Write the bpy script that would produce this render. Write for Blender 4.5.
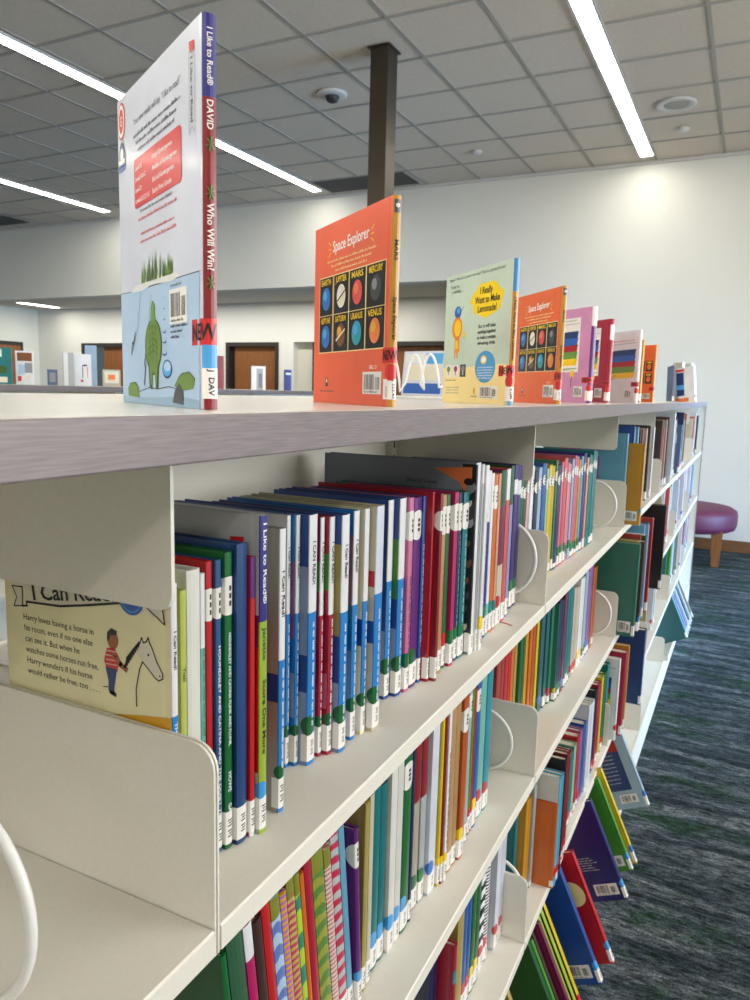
import bpy, bmesh, math, random
from mathutils import Vector, Matrix, Euler

scene = bpy.context.scene
for o in list(bpy.data.objects):
    bpy.data.objects.remove(o, do_unlink=True)
COL = scene.collection

# ------------------------------------------------------------------ camera
cam_data = bpy.data.cameras.new('camera')
cam_data.sensor_fit = 'VERTICAL'
cam_data.sensor_height = 36.0
cam_data.lens = 746.0 / 1000.0 * 36.0
cam_data.clip_start = 0.02
cam = bpy.data.objects.new('camera', cam_data)
COL.objects.link(cam)
R = Matrix(((0.89368662, -0.08830472, 0.43991647),
            (0.44790713, 0.11762017, -0.8863096),
            (0.02652227, 0.98912475, 0.14466789)))
CAM_Z = 1.505
cam.matrix_world = Matrix.Translation((0, 0, CAM_Z)) @ R.to_4x4()
scene.camera = cam
cam_data.dof.use_dof = True
cam_data.dof.focus_distance = 0.75
cam_data.dof.aperture_fstop = 20

# ------------------------------------------------------------------ light and exposure
scene.view_settings.view_transform = 'Standard'
scene.view_settings.look = 'None'
scene.view_settings.gamma = 1.0
scene.view_settings.use_curve_mapping = False
scene.view_settings.exposure = 0.72
STRIP_POWER = 17.0
world = bpy.data.worlds.new('world')
scene.world = world
world.use_nodes = True
wn = world.node_tree
wn.nodes['Background'].inputs[0].default_value = (0.62, 0.80, 1.0, 1)
wn.nodes['Background'].inputs[1].default_value = 1.0

def area(name, loc, rot, sx, sy, power, color):
    d = bpy.data.lights.new(name, 'AREA')
    d.shape = 'RECTANGLE'; d.size = sx; d.size_y = sy
    d.energy = power; d.color = color
    o = bpy.data.objects.new(name, d)
    o.location = loc; o.rotation_euler = rot
    COL.objects.link(o)
    return o
# blue daylight through the far glazing of the right-hand wall (faces -X), then added fill
area('window_daylight', (4.42, 5.7, 1.0), (0, math.radians(84), 0), 1.4, 2.4, 92, (0.24, 0.58, 1.0)).data.spread = math.radians(68)
area('aisle_fill_light', (4.42, 3.0, 2.2), (0, math.radians(80), 0), 1.8, 3.6, 135, (1.0, 0.97, 0.92))  # added fill for shelf tops and spines, its window is invented
# added soft fill from an invented clerestory behind the reader, brightens the displayed covers
area('near_fill_light', (-2.0, -4.9, 3.25), (math.radians(74), 0, 0), 9.0, .8, 125, (1.0, 0.96, 0.91))

# ------------------------------------------------------------------ colours and materials
def lin(h):
    h = h.lstrip('#')
    v = [int(h[i:i+2], 16) / 255 for i in (0, 2, 4)]
    return tuple(((c / 12.92) if c <= 0.04045 else ((c + 0.055) / 1.055) ** 2.4) for c in v)
PAL = dict(
 white='e4e6ea', offwhite='dcdcd6', palew='c9cfde', cream='d8d0b4', cream_y='e6e0b4', greige='a8a294', grey='aab0b4', beige='cdc3b4',
 lime='c9d36a', limeg='a8c83c', paleg='b9bcc0', khaki='b5a55a', yellow='e6cc18', yellowg='8e9234', amber='d79a1c', mustard='cf9410',
 orange='e0701a', peach='e2a07c', rust='c05a1c', tan='c69a66', salmon='e0605a', rose='d8708a', pink='dc7aa8', pink2='e690ac', pinkw='e0b4bc',
 magenta='c01868', rasp='b03858', red='cc1a24', red2='e04030', crimson='b4163a', scarlet='c4122c', dkred='94101e', brick='b23a30', plum='7e2252',
 purple='66207e', violet='3c2a78', mauve='9a6cae', lilac='a49ad0', indigo='2e2c8e', navy='16244e', navyblue='1f4a86', blue='1c8ade', blue2='2060b4',
 cobalt='1c50a8', steel='2a5c94', periwinkle='5a74b8', pale='9fb6dc', ltblue='a4c0dc', ltblue2='6cb0d0', sky='3e98d8', skyw='58b4dc', greyblue='7c8896',
 aqua='7cc4bc', teal='0c7a80', teal2='10868a', teal3='2c98ae', dkteal='2c6a70', tealg='2a7a68', seagreen='2c8468', mint='9cccb0', green='0e6e34',
 dkgreen='0c5426', dkgreen2='2c5a3e', leaf='4c9a2c', black='121216', umber='3c2620', brown='5a3418', dark='22242c',
 coral='e2613f', coralo='e0622a', pinkc='c88ab4', lightsky='a8c4dc', slate='5a6f94', gold='d39a1e', stripeg='4f7a34', stripep='b8707e', striper='b8284a',
 parch='c9c3a2', deepnavy='201c72', lem='bcd0c0')
MATS = {}
def newmat(name):
    m = bpy.data.materials.new(name); m.use_nodes = True
    nt = m.node_tree
    return m, nt, nt.nodes['Principled BSDF']
def mix_noise(nt, bsdf, rgb, scale, amount, detail=3, stretch=(1, 1, 1), coord='Object'):
    tc = nt.nodes.new('ShaderNodeTexCoord'); mp = nt.nodes.new('ShaderNodeMapping'); mp.inputs['Scale'].default_value = stretch
    no = nt.nodes.new('ShaderNodeTexNoise'); no.inputs['Scale'].default_value = scale; no.inputs['Detail'].default_value = detail
    rp = nt.nodes.new('ShaderNodeValToRGB')
    a = tuple(max(0, c * (1 - amount)) for c in rgb) + (1,); b = tuple(min(1, c * (1 + amount)) for c in rgb) + (1,)
    rp.color_ramp.elements[0].color = a; rp.color_ramp.elements[1].color = b
    rp.color_ramp.elements[0].position = .3; rp.color_ramp.elements[1].position = .7
    nt.links.new(tc.outputs[coord], mp.inputs[0]); nt.links.new(mp.outputs[0], no.inputs['Vector'])
    nt.links.new(no.outputs['Fac'], rp.inputs[0]); nt.links.new(rp.outputs[0], bsdf.inputs['Base Color'])
    return no
def mat(color, rough=0.38, noise=0.07, scale=14, coat=0.25, shade=1.0, kind=''):
    """laminated / painted surface of one colour with slight unevenness"""
    key = (color, rough, shade, kind)
    if key in MATS: return MATS[key]
    rgb = lin(PAL.get(color, color)) if isinstance(color, str) else color
    k = 1 if color in ('coral', 'coralo', 'pinkc', 'lem', 'palew', 'cream_y') else .74 if (not kind and max(rgb) - min(rgb) > .12) else (.9 if not kind else 1)
    rgb = tuple(min(1, c * shade * k) for c in rgb)
    m, nt, b = newmat('%s_%s' % (kind or 'laminate', color if isinstance(color, str) else 'rgb'))
    b.inputs['Roughness'].default_value = rough
    b.inputs['Coat Weight'].default_value = coat
    b.inputs['Coat Roughness'].default_value = 0.12
    mix_noise(nt, b, rgb, scale, noise)
    MATS[key] = m
    return m
def stripe_mat(color, c2, kind='BANDS', scale=22, rot=0.7):
    key = ('stripe', color, c2, scale)
    if key in MATS: return MATS[key]
    m, nt, b = newmat('striped_cover_' + color)
    b.inputs['Roughness'].default_value = .35
    tc = nt.nodes.new('ShaderNodeTexCoord'); mp = nt.nodes.new('ShaderNodeMapping'); mp.inputs['Rotation'].default_value = (0.3, rot, 0)
    w = nt.nodes.new('ShaderNodeTexWave'); w.inputs['Scale'].default_value = scale; w.inputs['Distortion'].default_value = 2.0
    w.bands_direction = 'Z'; w.inputs['Detail'].default_value = 2
    rp = nt.nodes.new('ShaderNodeValToRGB'); rp.color_ramp.elements[0].position = .42; rp.color_ramp.elements[1].position = .58
    rp.color_ramp.elements[0].color = lin(PAL[color]) + (1,); rp.color_ramp.elements[1].color = lin(PAL[c2]) + (1,)
    nt.links.new(tc.outputs['Object'], mp.inputs[0]); nt.links.new(mp.outputs[0], w.inputs[0]); nt.links.new(w.outputs['Color'], rp.inputs[0])
    nt.links.new(rp.outputs[0], b.inputs['Base Color'])
    MATS[key] = m
    return m
def bump(nt, b, no, strength, dist=0.002):
    bp = nt.nodes.new('ShaderNodeBump'); bp.inputs['Strength'].default_value = strength; bp.inputs['Distance'].default_value = dist
    nt.links.new(no.outputs['Fac'], bp.inputs['Height']); nt.links.new(bp.outputs[0], b.inputs['Normal'])

def simple(name, hexc, rough=.5, noise=.04, scale=8, metallic=0, stretch=(1, 1, 1), bmp=0, bdist=.002, spec=None, detail=3):
    m, nt, b = newmat(name)
    b.inputs['Roughness'].default_value = rough; b.inputs['Metallic'].default_value = metallic
    no = mix_noise(nt, b, lin(hexc), scale, noise, stretch=stretch, detail=detail)
    if bmp: bump(nt, b, no, bmp, bdist)
    return m
M_STEEL = simple('painted_shelf_steel', 'e0ddd3', .42, .02, 260, bmp=.06, bdist=.0004)
M_CANOPY = simple('canopy_laminate', 'dcdad4', .22, .03, 3, stretch=(1, 1, 1))
M_LIP = simple('brushed_canopy_edge', '7e7577', .45, .16, 60, metallic=.25, stretch=(8, .6, 14))
M_WIRE = simple('white_wire', 'e6e6e4', .3, .02, 20)
M_WALL = simple('painted_wall', 'd9d9d3', .85, .015, 2)
M_WALLW = simple('painted_side_wall', 'd6d3c6', .85, .015, 2)
M_SOFFIT = simple('soffit_paint', 'c9c5bb', .9, .02, 2)
M_TILE = simple('ceiling_tile', 'd3c8bb', .95, .05, 60, bmp=.3, bdist=.001)
M_GRID = simple('ceiling_grid', 'a29e97', .6, .03, 10)
M_COLUMN = simple('column_bronze', '443c32', .34, .08, 3, metallic=.55)
M_WOOD = simple('stained_wood', '84522a', .45, .22, 6, stretch=(9, 9, .7))
M_FRAME = simple('dark_door_frame', '2c2622', .5, .1, 8)
M_BASEB = simple('wood_baseboard', '76502f', .5, .15, 6, stretch=(.7, 6, 6))
M_PAPER = simple('page_edges', 'd8d0bc', .8, .10, 220, stretch=(.2, 6, .2))
M_VINYL = simple('purple_vinyl', '5c1a3a', .55, .06, 5)
M_PLATE = simple('vent_dark', '5c5a58', .7, .15, 40)
M_FIX = simple('white_plastic', 'c9c7c4', .5, .03, 9)
M_DARK = simple('dark_plastic', '2a2a2c', .5, .05, 9)
M_BLACKINK = mat('141414', .4, .05, kind='print')

def emission(name, color, strength):
    m, nt, b = newmat(name)
    b.inputs['Base Color'].default_value = (0.9, 0.9, 0.88, 1)
    b.inputs['Emission Color'].default_value = tuple(color) + (1,)
    b.inputs['Emission Strength'].default_value = strength
    return m
M_LED = emission('led_diffuser', (1.0, 0.95, 0.83), STRIP_POWER)

def carpet():
    m, nt, b = newmat('streaked_carpet')
    b.inputs['Roughness'].default_value = .95
    b.inputs['Specular IOR Level'].default_value = .15
    tc = nt.nodes.new('ShaderNodeTexCoord')
    def noise(sc, st, det, dist=0.0):
        mp = nt.nodes.new('ShaderNodeMapping'); mp.inputs['Scale'].default_value = st
        n = nt.nodes.new('ShaderNodeTexNoise'); n.inputs['Scale'].default_value = sc; n.inputs['Detail'].default_value = det
        n.inputs['Distortion'].default_value = dist; n.inputs['Roughness'].default_value = .72
        nt.links.new(tc.outputs['Object'], mp.inputs[0]); nt.links.new(mp.outputs[0], n.inputs['Vector']); return n
    def ramp(src, stops):
        r = nt.nodes.new('ShaderNodeValToRGB')
        while len(r.color_ramp.elements) < len(stops): r.color_ramp.elements.new(.5)
        for e, (p, c) in zip(r.color_ramp.elements, stops): e.position = p; e.color = lin(c) + (1,)
        nt.links.new(src, r.inputs[0]); return r
    big = noise(4.2, (.55, 3.6, 1), 14, .5)
    base = ramp(big.outputs['Fac'], [(.30, '222f3b'), (.43, '44545f'), (.52, '6c7b86'), (.60, '98a3ab'), (.72, 'c6ccd0')])
    gr = noise(2.2, (.8, 2.6, 1), 6, .5)
    gmask = ramp(gr.outputs['Fac'], [(.53, '000000'), (.62, 'ffffff')])
    fine = noise(150, (1, 1, 1), 4)
    fr = ramp(fine.outputs['Fac'], [(.32, '5a5a5a'), (.68, 'ffffff')])
    mx = nt.nodes.new('ShaderNodeMixRGB'); mx.blend_type = 'MIX'
    nt.links.new(gmask.outputs[0], mx.inputs[0]); nt.links.new(base.outputs[0], mx.inputs[1]); mx.inputs[2].default_value = lin('3f6450') + (1,)
    mid = noise(34, (.7, 2.2, 1), 8, .4)
    midr = ramp(mid.outputs['Fac'], [(.38, '5c5c5c'), (.62, 'ffffff')])
    mu = nt.nodes.new('ShaderNodeMixRGB'); mu.blend_type = 'MULTIPLY'; mu.inputs[0].default_value = 1
    nt.links.new(mx.outputs[0], mu.inputs[1]); nt.links.new(midr.outputs[0], mu.inputs[2])
    m2 = nt.nodes.new('ShaderNodeMixRGB'); m2.blend_type = 'MULTIPLY'; m2.inputs[0].default_value = 1
    nt.links.new(mu.outputs[0], m2.inputs[1]); nt.links.new(fr.outputs[0], m2.inputs[2])
    nt.links.new(m2.outputs[0], b.inputs['Base Color'])
    bump(nt, b, fine, .6, .004)
    return m
M_CARPET = carpet()

# ------------------------------------------------------------------ object helpers
def link(name, me, parent=None, mats=None):
    o = bpy.data.objects.new(name, me)
    COL.objects.link(o)
    if parent is not None: o.parent = parent
    if mats is not None:
        for m in (mats if isinstance(mats, (list, tuple)) else [mats]): me.materials.append(m)
    return o
def thing(name, label, cat, loc=(0, 0, 0), rot=(0, 0, 0), group=None):
    o = bpy.data.objects.new(name, None); COL.objects.link(o)
    o.empty_display_size = .05
    o.location = loc; o.rotation_euler = rot
    o['label'] = label; o['category'] = cat
    if group: o['group'] = group
    return o
def tag(o, label, cat, group=None):
    o['label'] = label; o['category'] = cat
    if group: o['group'] = group
    return o
def box(bm, x0, x1, y0, y1, z0, z1, mi=0):
    vs = [bm.verts.new(p) for p in ((x0, y0, z0), (x1, y0, z0), (x1, y1, z0), (x0, y1, z0), (x0, y0, z1), (x1, y0, z1), (x1, y1, z1), (x0, y1, z1))]
    for f in ((0, 3, 2, 1), (4, 5, 6, 7), (0, 1, 5, 4), (1, 2, 6, 5), (2, 3, 7, 6), (3, 0, 4, 7)):
        fc = bm.faces.new([vs[i] for i in f]); fc.material_index = mi
    return vs
def finish(bm, name, parent, mats, bevel=0, smooth=False, kind=None):
    me = bpy.data.meshes.new(name)
    if bevel:
        bmesh.ops.bevel(bm, geom=[e for e in bm.edges], offset=bevel, segments=2, profile=.6, affect='EDGES')
    bmesh.ops.recalc_face_normals(bm, faces=bm.faces[:])
    if smooth:
        for f in bm.faces: f.smooth = True
    bm.to_mesh(me); bm.free()
    o = link(name, me, parent, mats)
    if kind: o['kind'] = kind
    return o
def boxobj(name, dims, parent, mats, bevel=0, kind=None):
    bm = bmesh.new(); box(bm, *dims)
    return finish(bm, name, parent, mats, bevel, kind=kind)
def prism(bm, pts, a0, a1, axis='y', mi=0):
    """closed polygon pts (p,q) extruded along axis: y -> (x,z) polygon; z -> (x,y); x -> (y,z)"""
    def P(p, q, a): return (p, a, q) if axis == 'y' else ((p, q, a) if axis == 'z' else (a, p, q))
    A = [bm.verts.new(P(p, q, a0)) for p, q in pts]; B = [bm.verts.new(P(p, q, a1)) for p, q in pts]
    n = len(pts)
    fs = [bm.faces.new(A), bm.faces.new(B[::-1])]
    for i in range(n): fs.append(bm.faces.new((A[i], A[(i + 1) % n], B[(i + 1) % n], B[i])))
    for f in fs: f.material_index = mi
def tube(bm, path, r, seg=8, closed=False):
    n = len(path); rings = []
    for i, p in enumerate(path):
        p = Vector(p)
        a = Vector(path[(i - 1) % n] if closed or i > 0 else path[0]); c = Vector(path[(i + 1) % n] if closed or i < n - 1 else path[-1])
        t = (c - a).normalized()
        up = Vector((0, 0, 1)) if abs(t.z) < .95 else Vector((0, 1, 0))
        if i and rings: up = prev_n
        u = (up - t * up.dot(t)).normalized(); v = t.cross(u); prev_n = u
        rings.append([bm.verts.new(p + (u * math.cos(2 * math.pi * k / seg) + v * math.sin(2 * math.pi * k / seg)) * r) for k in range(seg)])
    m = n if closed else n - 1
    for i in range(m):
        A, B = rings[i], rings[(i + 1) % n]
        for k in range(seg): bm.faces.new((A[k], A[(k + 1) % seg], B[(k + 1) % seg], B[k]))
    if not closed: bm.faces.new(rings[0]); bm.faces.new(rings[-1][::-1])
def lathe(bm, prof, seg=40, sx=1, sy=1):
    rings = [[bm.verts.new((r * sx * math.cos(2 * math.pi * k / seg), r * sy * math.sin(2 * math.pi * k / seg), z)) for k in range(seg)] for r, z in prof]
    for A, B in zip(rings, rings[1:]):
        for k in range(seg): bm.faces.new((A[k], A[(k + 1) % seg], B[(k + 1) % seg], B[k]))
    bm.faces.new(rings[0][::-1]); bm.faces.new(rings[-1])

# ================================================================== ROOM (z = 0 is the floor; y runs down the shelf aisle)
Z = CAM_Z
CEIL = Z + 2.33
WY = 8.2          # far wall / bulkhead plane
RY = 9.55         # rear wall of the recess
SOF = Z + 1.27    # underside of the bulkhead
RX = 4.6          # right wall
LX = -11.6        # left wall of the recess
def struct(name, dims, m, bevel=0):
    return boxobj(name, dims, None, m, bevel, kind='structure')
struct('floor', (-14.2, RX + .2, -5.2, RY + 1.6, -.1, 0), M_CARPET)
struct('ceiling', (-14.2, RX + .2, -5.2, RY + 1.6, CEIL + .004, CEIL + .12), M_TILE)
# grid of the lay-in ceiling, one mesh
bm = bmesh.new()
x = -2.27 - .61 * 19
while x < RX:
    box(bm, x - .012, x + .012, -5, WY, CEIL - .004, CEIL + .003); x += .61
y = 5.17 - .61 * 16
while y < WY:
    box(bm, -13.9, RX, y - .012, y + .012, CEIL - .0045, CEIL + .0025); y += .61
finish(bm, 'trim_1', None, M_GRID, kind='structure')
bm = bmesh.new(); box(bm, -13.9, RX, WY - .03, WY, CEIL - .03, CEIL); finish(bm, 'trim_2', None, M_FIX, kind='structure')
# far wall: bulkhead above, solid wall to the right of the recess
bm = bmesh.new()
RECX = -3.0
prism(bm, [(-13.9, SOF), (RECX, SOF), (RECX, 0), (RX, 0), (RX, CEIL + .003), (-13.9, CEIL + .003)], WY, WY + .16, 'y')
finish(bm, 'wall_far', None, M_WALL, kind='structure')
struct('ceiling_recess', (LX - .1, RECX, WY + .16, RY + .02, SOF + .0, SOF + .08), M_SOFFIT)
struct('wall_recess_right', (RECX, RECX + .12, WY + .16, RY + .1, 0, SOF + .08), M_WALL)
struct('wall_recess_left', (LX - .12, LX, WY - 1.6, RY + .1, 0, SOF), M_WALLW)
# rear wall with openings: door bays are cut as gaps between piers
doors_x = [(-10.52, -9.35), (-7.40, -6.42), (-6.16, -3.72)]
HEAD = Z + .685
bm = bmesh.new()
prev = LX
for a, b_ in doors_x:
    box(bm, prev, a, RY, RY + .14, 0, HEAD); prev = b_
box(bm, prev, RECX + .12, RY, RY + .14, 0, HEAD)
box(bm, LX - .1, RECX + .12, RY, RY + .14, HEAD, SOF + .08)
finish(bm, 'wall_rear', None, M_WALL, kind='structure')
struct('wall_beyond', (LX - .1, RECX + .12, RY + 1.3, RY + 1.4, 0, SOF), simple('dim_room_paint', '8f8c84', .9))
def door_set(n, x0, x1, panels):
    f = bmesh.new()
    box(f, x0, x0 + .06, RY - .015, RY + .16, 0, HEAD); box(f, x1 - .06, x1, RY - .015, RY + .16, 0, HEAD)
    box(f, x0 + .06, x1 - .06, RY - .015, RY + .16, HEAD - .06, HEAD)
    d = finish(f, 'door_%d' % n, None, M_FRAME, kind='structure')
    for (a, b_, m, yy) in panels:
        p = boxobj('door_leaf', (a, b_, RY + yy, RY + yy + .045, .01, HEAD - .06), d, m)
        h = bmesh.new(); box(h, b_ - .12, b_ - .02, RY + yy - .03, RY + yy, 1.0, 1.03)
        finish(h, 'door_handle', p, M_FIX)
door_set(1, -10.52, -9.35, [(-10.05, -9.41, M_WOOD, .05)])
door_set(2, -7.40, -6.42, [(-7.28, -6.48, M_WOOD, .06)])
door_set(3, -5.82, -3.72, [(-5.2, -4.5, M_FRAME, .07), (-4.48, -3.78, M_WOOD, .07)])
struct('trim_3', (-6.16, -5.82, RY + .12, RY + .2, 0, HEAD), M_WALLW)
# door in the left wall of the recess
bm = bmesh.new(); box(bm, LX, LX + .03, 7.4, 9.2, 0, HEAD); finish(bm, 'door_4', None, M_FRAME, kind='structure')
d4 = bpy.data.objects['door_4']; boxobj('door_leaf', (LX + .028, LX + .06, 7.5, 9.12, .01, HEAD - .07), d4, M_WOOD)
struct('wall_left', (-14.0, -13.85, -5.2, WY, 0, CEIL), M_WALLW)
struct('wall_near', (-14.0, RX, -5.2, -5.05, 0, CEIL), M_WALLW)
bm = bmesh.new()
for i in range(7): box(bm, -6.53 + i * 1.5, -6.47 + i * 1.5, -5.05, -5.0, 2.8, 3.7)
box(bm, -6.53, 2.53, -5.05, -5.0, 2.8, 2.86); box(bm, -6.53, 2.53, -5.05, -5.0, 3.64, 3.7)
finish(bm, 'added_window_2', None, M_FRAME, kind='structure')  # invented clerestory frame, unseen, added to go with the near fill
# right wall with a long glazed opening, plus an invented one for the aisle fill
bm = bmesh.new()
box(bm, RX, RX + .15, -5.2, 1.0, 0, CEIL); box(bm, RX, RX + .15, 4.8, 4.95, 0, CEIL); box(bm, RX, RX + .15, 1.0, 4.8, 0, 1.1); box(bm, RX, RX + .15, 1.0, 4.8, 3.2, CEIL); box(bm, RX, RX + .15, 7.8, WY + .16, 0, CEIL)
box(bm, RX, RX + .15, 4.95, 7.8, 0, .15); box(bm, RX, RX + .15, 4.95, 7.8, 2.3, CEIL)
finish(bm, 'wall_right', None, M_WALL, kind='structure')
bm = bmesh.new()
for yy in (4.95, 6.35, 7.75): box(bm, RX + .03, RX + .1, yy, yy + .05, .15, 2.3)
box(bm, RX + .03, RX + .1, 4.95, 7.8, .15, .20); box(bm, RX + .03, RX + .1, 4.95, 7.8, 2.25, 2.3)
finish(bm, 'window_1', None, M_FRAME, kind='structure')
bm = bmesh.new()
for yy in (1.0, 2.25, 3.5, 4.75): box(bm, RX + .03, RX + .1, yy, yy + .05, 1.1, 3.2)
box(bm, RX + .03, RX + .1, 1.0, 4.8, 1.1, 1.15); box(bm, RX + .03, RX + .1, 1.0, 4.8, 3.15, 3.2)
finish(bm, 'added_window_3', None, M_FRAME, kind='structure')  # invented window frame, unseen, added around the aisle fill
struct('baseboard_far', (RECX, RX, WY - .015, WY, 0, .115), M_BASEB)

# linear ceiling lights
def strip(xc, y0, y1, label, w=.115):
    t = thing('linear_ceiling_light', label, 'light', (xc, y0, CEIL), group='linear ceiling lights')
    L = y1 - y0
    bm = bmesh.new()
    box(bm, -w / 2 - .02, -w / 2, 0, L, -.012, .002); box(bm, w / 2, w / 2 + .02, 0, L, -.012, .002)
    box(bm, -w / 2, w / 2, -.02, 0, -.012, .002); box(bm, -w / 2, w / 2, L, L + .02, -.012, .002)
    finish(bm, 'light_frame', t, M_FIX)
    boxobj('diffuser', (-w / 2, w / 2, 0, L, -.010, -.004), t, M_LED)
strip(-1.12, -4.6, 7.98, 'long linear ceiling light running to the far wall at right')
strip(-4.82, -4.6, 7.95, 'linear ceiling light crossing behind the tallest display book')
strip(-8.1, -3.5, 7.85, 'linear ceiling light farthest left, ending over the bulkhead', .13)
strip(2.55, -4.6, 8.0, 'linear ceiling light out over the open aisle')
# small slot light in the recess soffit
t = thing('recessed_slot_light', 'short recessed light slot in the low soffit at left', 'light', (-10.75, 8.5, SOF))
bm = bmesh.new(); box(bm, -.09, -.07, 0, .75, -.01, .002); box(bm, .07, .09, 0, .75, -.01, .002); box(bm, -.07, .07, -.02, 0, -.01, .002); box(bm, -.07, .07, .75, .77, -.01, .002)
finish(bm, 'light_frame', t, M_FIX)
boxobj('diffuser', (-.07, .07, 0, .75, -.009, -.003), t, M_LED)
area('recess_light', (-7.2, 8.9, SOF - .03), (0, 0, 0), 6.5, .12, 42, (1.0, .96, .88))
# ceiling fixtures
t = thing('ceiling_speaker', 'round white ceiling speaker beside the right light strip', 'speaker', (-.75, 6.72, CEIL))
bm = bmesh.new(); lathe(bm, [(.155, 0), (.155, -.012), (.14, -.018), (.10, -.014), (.095, -.006)]); finish(bm, 'speaker_ring', t, M_FIX, smooth=True)
bm = bmesh.new(); lathe(bm, [(.094, -.004), (.094, -.012), (.05, -.014)]); finish(bm, 'speaker_grille', t, M_GRID)
t = thing('sprinkler_head', 'small white sprinkler cover near the round speaker', 'sprinkler', (-.74, 7.32, CEIL))
bm = bmesh.new(); lathe(bm, [(.05, 0), (.05, -.012), (.035, -.03), (.01, -.034)]); finish(bm, 'cover_plate', t, M_FIX, smooth=True)
t = thing('camera_dome', 'small round ceiling camera left of the dark column', 'camera', (-3.2, 5.49, CEIL))
bm = bmesh.new(); lathe(bm, [(.12, 0), (.12, -.01), (.10, -.02), (.06, -.022)]); finish(bm, 'mounting_ring', t, M_FIX, smooth=True)
bm = bmesh.new(); lathe(bm, [(.055, -.02), (.055, -.035), (.04, -.06), (.015, -.07)]); finish(bm, 'dome_lens', t, M_DARK, smooth=True)
t = thing('sprinkler_head', 'small white sprinkler cover right of the dark column', 'sprinkler', (-2.6, 7.26, CEIL))
bm = bmesh.new(); lathe(bm, [(.05, 0), (.05, -.012), (.035, -.03), (.01, -.034)]); finish(bm, 'cover_plate', t, M_FIX, smooth=True)
def vent(x0, x1, y0, y1, label):
    t = thing('ceiling_vent', label, 'vent', ((x0 + x1) / 2, (y0 + y1) / 2, CEIL), group='dark ceiling vents')
    hx, hy = (x1 - x0) / 2, (y1 - y0) / 2
    boxobj('backing', (-hx, hx, -hy, hy, -.009, -.0055), t, M_PLATE)
    bm = bmesh.new()
    n = 14
    for i in range(n):
        yy = -hy + (i + .5) * 2 * hy / n
        box(bm, -hx, hx, yy - .004, yy + .004, -.013, -.009)
    finish(bm, 'grille_slats', t, M_PLATE)
vent(-4.68, -3.56, 7.62, 8.08, 'dark ceiling vent behind the bronze column')
vent(-11.0, -9.75, 7.5, 7.96, 'dark ceiling vent at the far left')
# column
t = thing('square_column', 'dark bronze square column rising to the ceiling', 'column', (-2.48, 4.955, 0))
boxobj('shaft', (-.068, .068, -.075, .075, 0, CEIL), t, M_COLUMN, .004)
bm = bmesh.new(); box(bm, -.085, .085, -.095, .095, CEIL - .010, CEIL - .003); finish(bm, 'ceiling_collar', t, M_COLUMN)

# round ottoman near the far wall
t = thing('round_ottoman', 'purple round ottoman on wooden legs by the far wall', 'ottoman', (-.47, 7.62, 0))
bm = bmesh.new()
lathe(bm, [(.02, .30), (.40, .30), (.435, .315), (.45, .36), (.45, .45), (.44, .485), (.40, .51), (.30, .525), (.02, .53)], 56)
finish(bm, 'seat', t, M_VINYL, smooth=True)
for a in (-42, 48, 138, 228):
    r = math.radians(a); cx, cy = .40 * math.cos(r), .40 * math.sin(r)
    bm = bmesh.new()
    box(bm, cx - .045, cx + .045, cy - .03, cy + .03, 0, .33)
    for v in bm.verts:
        if v.co.z < .1: v.co.x = cx + (v.co.x - cx) * .72; v.co.y = cy + (v.co.y - cy) * .72
    finish(bm, 'leg', t, M_WOOD)

# ================================================================== SHELVING
FX = -.295        # front plane of the shelves
CX = -.61         # centre line of the double-faced range
SZ = [Z - .367, Z - .692, Z - 1.030]
BASEZ = Z - 1.362
CT, CB = Z - .0163, Z - .0445
Y0, PITCH, NB = .3705, .915, 7
BY = [Y0 + PITCH * (i - 1) for i in range(NB + 1)]      # BY[0] starts behind the near divider; last is the range end
# the last boundary
END = BY[-1]
t = thing('shelving_canopy', 'long grey-edged canopy top running over the whole book shelving', 'shelf top', (CX, 0, CT))
boxobj('canopy_top', (-.322, .315, BY[0] - .3, END + .01, -.0225, 0), t, M_CANOPY, .0012)
boxobj('front_edge', (.3151, .3225, BY[0] - .3, END + .01, -.0285, -.0003), t, M_LIP, .0012)
boxobj('rear_edge', (-.3295, -.3221, BY[0] - .3, END + .01, -.0285, -.0003), t, M_LIP, .0012)
def rounded(x0, x1, z0, z1, corner, r=.018, n=5):
    """rectangle in xz with one rounded front corner"""
    pts = []
    if corner == 'top':
        pts = [(x0, z0), (x1, z0)]
        for i in range(n + 1):
            a = math.pi / 2 * i / n; pts.append((x1 - r + r * math.cos(a), z1 - r + r * math.sin(a)))
        pts.append((x0, z1))
    else:
        pts = [(x0, z1), (x0, z0)]
        for i in range(n + 1):
            a = -math.pi / 2 + math.pi / 2 * i / n; pts.append((x1 - r + r * math.cos(a), z0 + r + r * math.sin(a)))
        pts.append((x1, z1))
    return pts
ORD = ['nearest', 'first full', 'second', 'third', 'fourth', 'fifth', 'last']
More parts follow.
